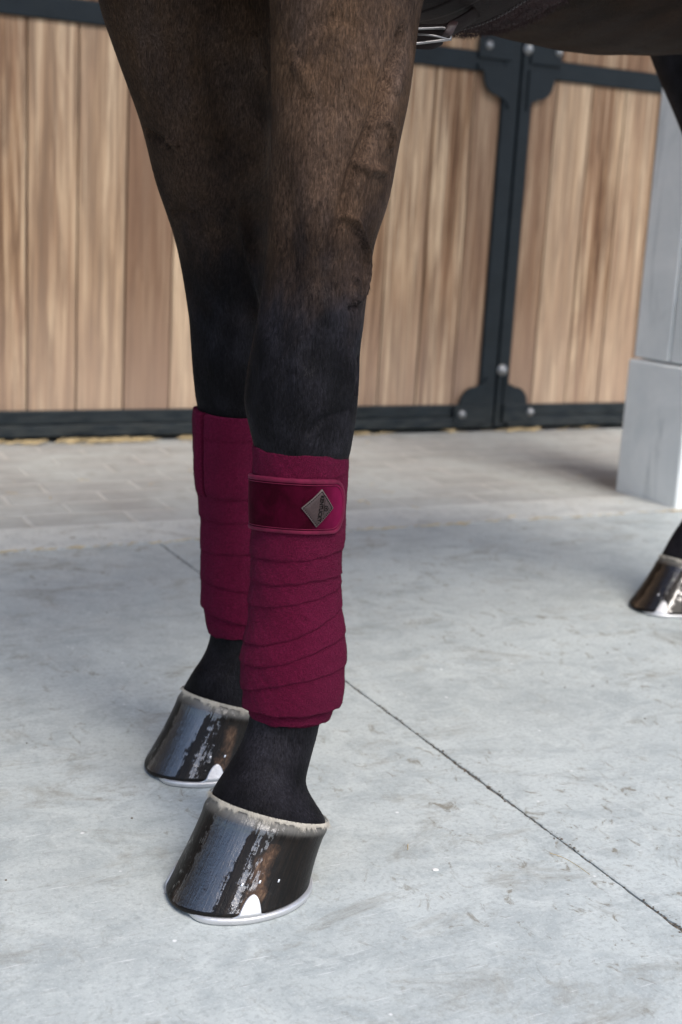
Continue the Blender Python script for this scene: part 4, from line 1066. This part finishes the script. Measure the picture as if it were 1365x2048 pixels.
# small ring emblem right of the lettering, with a bar along the line
for (cx_, cy_, r1, r2) in ((.0068, .0, .0026, .0019),):
    a = np.linspace(.5, 2 * math.pi + .1, 30); R_ = []
    for rr, hh in ((r1, .0012), (r1, .0019), (r2, .0019), (r2, .0012)): R_.append(badge_pt(cx_ + np.cos(a) * rr, cy_ + np.sin(a) * rr, np.full(30, hh)))
    V, F = loft(np.array(R_), cap=False, closed=False); add_mesh(V, F, 3)
    a = np.linspace(0, 2 * math.pi, 13)[:-1]; V = list(badge_pt(cx_ + np.cos(a) * .0009, cy_ + np.sin(a) * .0009, np.full(12, .0019))); add_mesh(V, [tuple(range(12))], 3)
for s0 in (.0040,):
    q = np.array([(s0, -.006), (s0 + .0004, -.006), (s0 + .0004 + .0012, .008), (s0 + .0012, .008)]); add_mesh(list(badge_pt(q[:, 0], q[:, 1], np.full(4, .0018))), [(0, 1, 2, 3)], 3)
badge = mesh_obj('badge', mbV, mbF, None, wn, True, [M_leather, M_edge, M_thread, M_thread], mbI)

# ================================================================= GIRTH
girth = None
def band(name, s0, s1, a0, a1, off, thick, mat, slant=0.0, n=60, m=24, wob=0.0, seed=1, parent=None):
    al = np.linspace(a0, a1, n)[:, None]; sv = np.linspace(0, 1, m)[None]
    S_ = (s0 + slant * al) * (1 - sv) + (s1 + slant * al) * sv; AL_ = np.broadcast_to(al, S_.shape)
    e = np.minimum(sv, 1 - sv) * 2; prof = off + thick * (1 - (1 - np.clip(e * 4, 0, 1)) ** 2) + 0 * S_
    R = torso_pt(S_, AL_, prof)
    if wob: R = R + wob * np.stack([vnoise(R.reshape(-1, 3), 160, seed + i).reshape(S_.shape) for i in range(3)], -1)
    B_ = torso_pt(S_, AL_, off - .004)
    ring = np.concatenate([R, B_[:, ::-1]], 1); V, F = loft(ring, cap=True)
    return mesh_obj(name, V, F, mat, parent or girth)
girth = band('girth', .105, .235, -1.2, 1.2, .010, .005, M_leather2, n=120, m=30, parent=horse)
wool = band('sheepskin_lining', .085, .30, -1.3, 1.3, -.006, .014, M_wool, n=240, m=90, wob=.0022, seed=5)
me_w = wool.data
# wool curls
r = np.random.RandomState(8); k = 30000; sv = .075 + .225 * r.rand(k); al = -.6 + 1.7 * r.rand(k); e = np.minimum(sv - .075, .30 - sv) / .1125
P = torso_pt(sv, al, -.004 + .016 * (1 - (1 - np.clip(e * 4, 0, 1)) ** 2)); Nn = torso_pt(sv, al, .05) - P; Nn /= np.linalg.norm(Nn, axis=1)[:, None]
D = Nn * .8 + r.randn(k, 3) * .7; D /= np.linalg.norm(D, axis=1)[:, None]
V, F = strands(P - Nn * .001, D, np.cross(D, Nn + [.1, .2, .3]), .004 + .004 * r.rand(k), .0006)
curls = mesh_obj('wool_pile', V, F, M_wool, girth); tag(curls, kind='stuff')
# stitching along both edges of the panel
sb = MB()
for s0 in (.226,):
    for i in range(150):
        a = -1.0 + 2.0 * i / 150; al = np.array([a, a, a + .008, a + .008]); s4 = np.array([s0 - .0006, s0 + .0006, s0 + .0006, s0 - .0006]); P = torso_pt(s4, al, .0160); Pb2 = torso_pt(s4, al, .0130)
        sb.add(list(P) + list(Pb2), [(0, 1, 2, 3), (0, 4, 5, 1), (1, 5, 6, 2), (2, 6, 7, 3), (3, 7, 4, 0)])
sb.obj('stitching', M_thread2, girth, False)
# billet straps with buckles on the near lower side
def strap_band(name, sc_, w_, a0, a1, off): return band(name, sc_ - w_, sc_ + w_, a0, a1, off, .004, M_leather2, n=40, m=10)
strap_band('billet_strap', .165, .016, -.55, .5, .012)
def bar_loop(name, pts, rad, mat, par, closed=True):
    pts = np.array(pts); n = len(pts)
    if closed:
        T = np.arange(n + 1); q = []
        for i in range(n):
            a, b_, c_ = pts[i - 1], pts[i], pts[(i + 1) % n]; l1 = np.linalg.norm(a - b_); l2 = np.linalg.norm(c_ - b_); k = min(.006, l1 * .4, l2 * .4)
            for t_ in np.linspace(0, 1, 6): p0 = b_ + (a - b_) / l1 * k; p2 = b_ + (c_ - b_) / l2 * k; q.append((1 - t_) ** 2 * p0 + 2 * t_ * (1 - t_) * b_ + t_ ** 2 * p2)
        q = np.array(q)
    else: q = interp(np.linspace(0, n - 1, n * 6), np.arange(n), pts)
    m = len(q); R = []
    for i in range(m):
        t_ = (q[(i + 1) % m] - q[i - 1]) if closed or 0 < i < m - 1 else (q[min(i + 1, m - 1)] - q[max(i - 1, 0)])
        t_ = t_ / np.linalg.norm(t_); u_ = np.cross(t_, [.3, .9, .1]); u_ /= np.linalg.norm(u_); w_ = np.cross(t_, u_)
        R.append([q[i] + u_ * rad * math.cos(a) + w_ * rad * math.sin(a) for a in np.linspace(0, 2 * math.pi, 11)[:-1]])
    if closed: R.append(R[0])
    V, F = loft(np.array(R), cap=not closed); return mesh_obj(name, V, F, mat, par)
bkl = bar_loop('buckle', [atY(812, 58, 1.335), atY(893, 55, 1.35), atY(905, 78, 1.345), atY(822, 88, 1.33)], .0015, M_buckle, girth)
bar_loop('prong', [atY(815, 68, 1.332), atY(860, 70, 1.328), atY(903, 80, 1.336)], .0010, M_buckle, girth, False)
# second, plainer bar of the other buckle behind
bar_loop('buckle', [atY(815, 93, 1.37), atY(862, 88, 1.375), atY(885, 84, 1.375), atY(880, 74, 1.38), atY(820, 78, 1.38)], .0012, M_buckle, girth)
def leather_strip(name, pts, wdir, w0, th_, mat=M_leather2):
    pts = interp(np.linspace(0, len(pts) - 1, 16), np.arange(len(pts)), np.array(pts)); R = []
    for i in range(16):
        t_ = pts[min(i + 1, 15)] - pts[max(i - 1, 0)]; t_ /= np.linalg.norm(t_); w_ = wdir - t_ * (wdir @ t_); w_ /= np.linalg.norm(w_); n_ = np.cross(t_, w_); p = pts[i]
        R.append([p + w_ * w0 * a + n_ * th_ * b_ for a, b_ in ((-1, -.6), (-.9, -1), (.9, -1), (1, -.6), (1, .6), (.9, 1), (-.9, 1), (-1, .6))])
    V, F = loft(np.array(R)); return mesh_obj(name, V, F, mat, girth)
leather_strip('billet_strap', [atY(790, 60, 1.34), atY(840, 66, 1.345), atY(880, 66, 1.352), atY(915, 50, 1.37), atY(960, 20, 1.40)], np.array([.2, -.4, .9]), .0085, .0015)
leather_strip('billet_strap', [atY(790, 84, 1.345), atY(830, 88, 1.35), atY(862, 90, 1.36), atY(885, 80, 1.375)], np.array([.2, -.3, .9]), .0045, .0014)
leather_strip('strap_keeper', [atY(908, 44, 1.350), atY(904, 52, 1.340), atY(896, 66, 1.338), atY(884, 74, 1.345)], np.array([1.0, .3, .1]), .0042, .0012, M_leather)
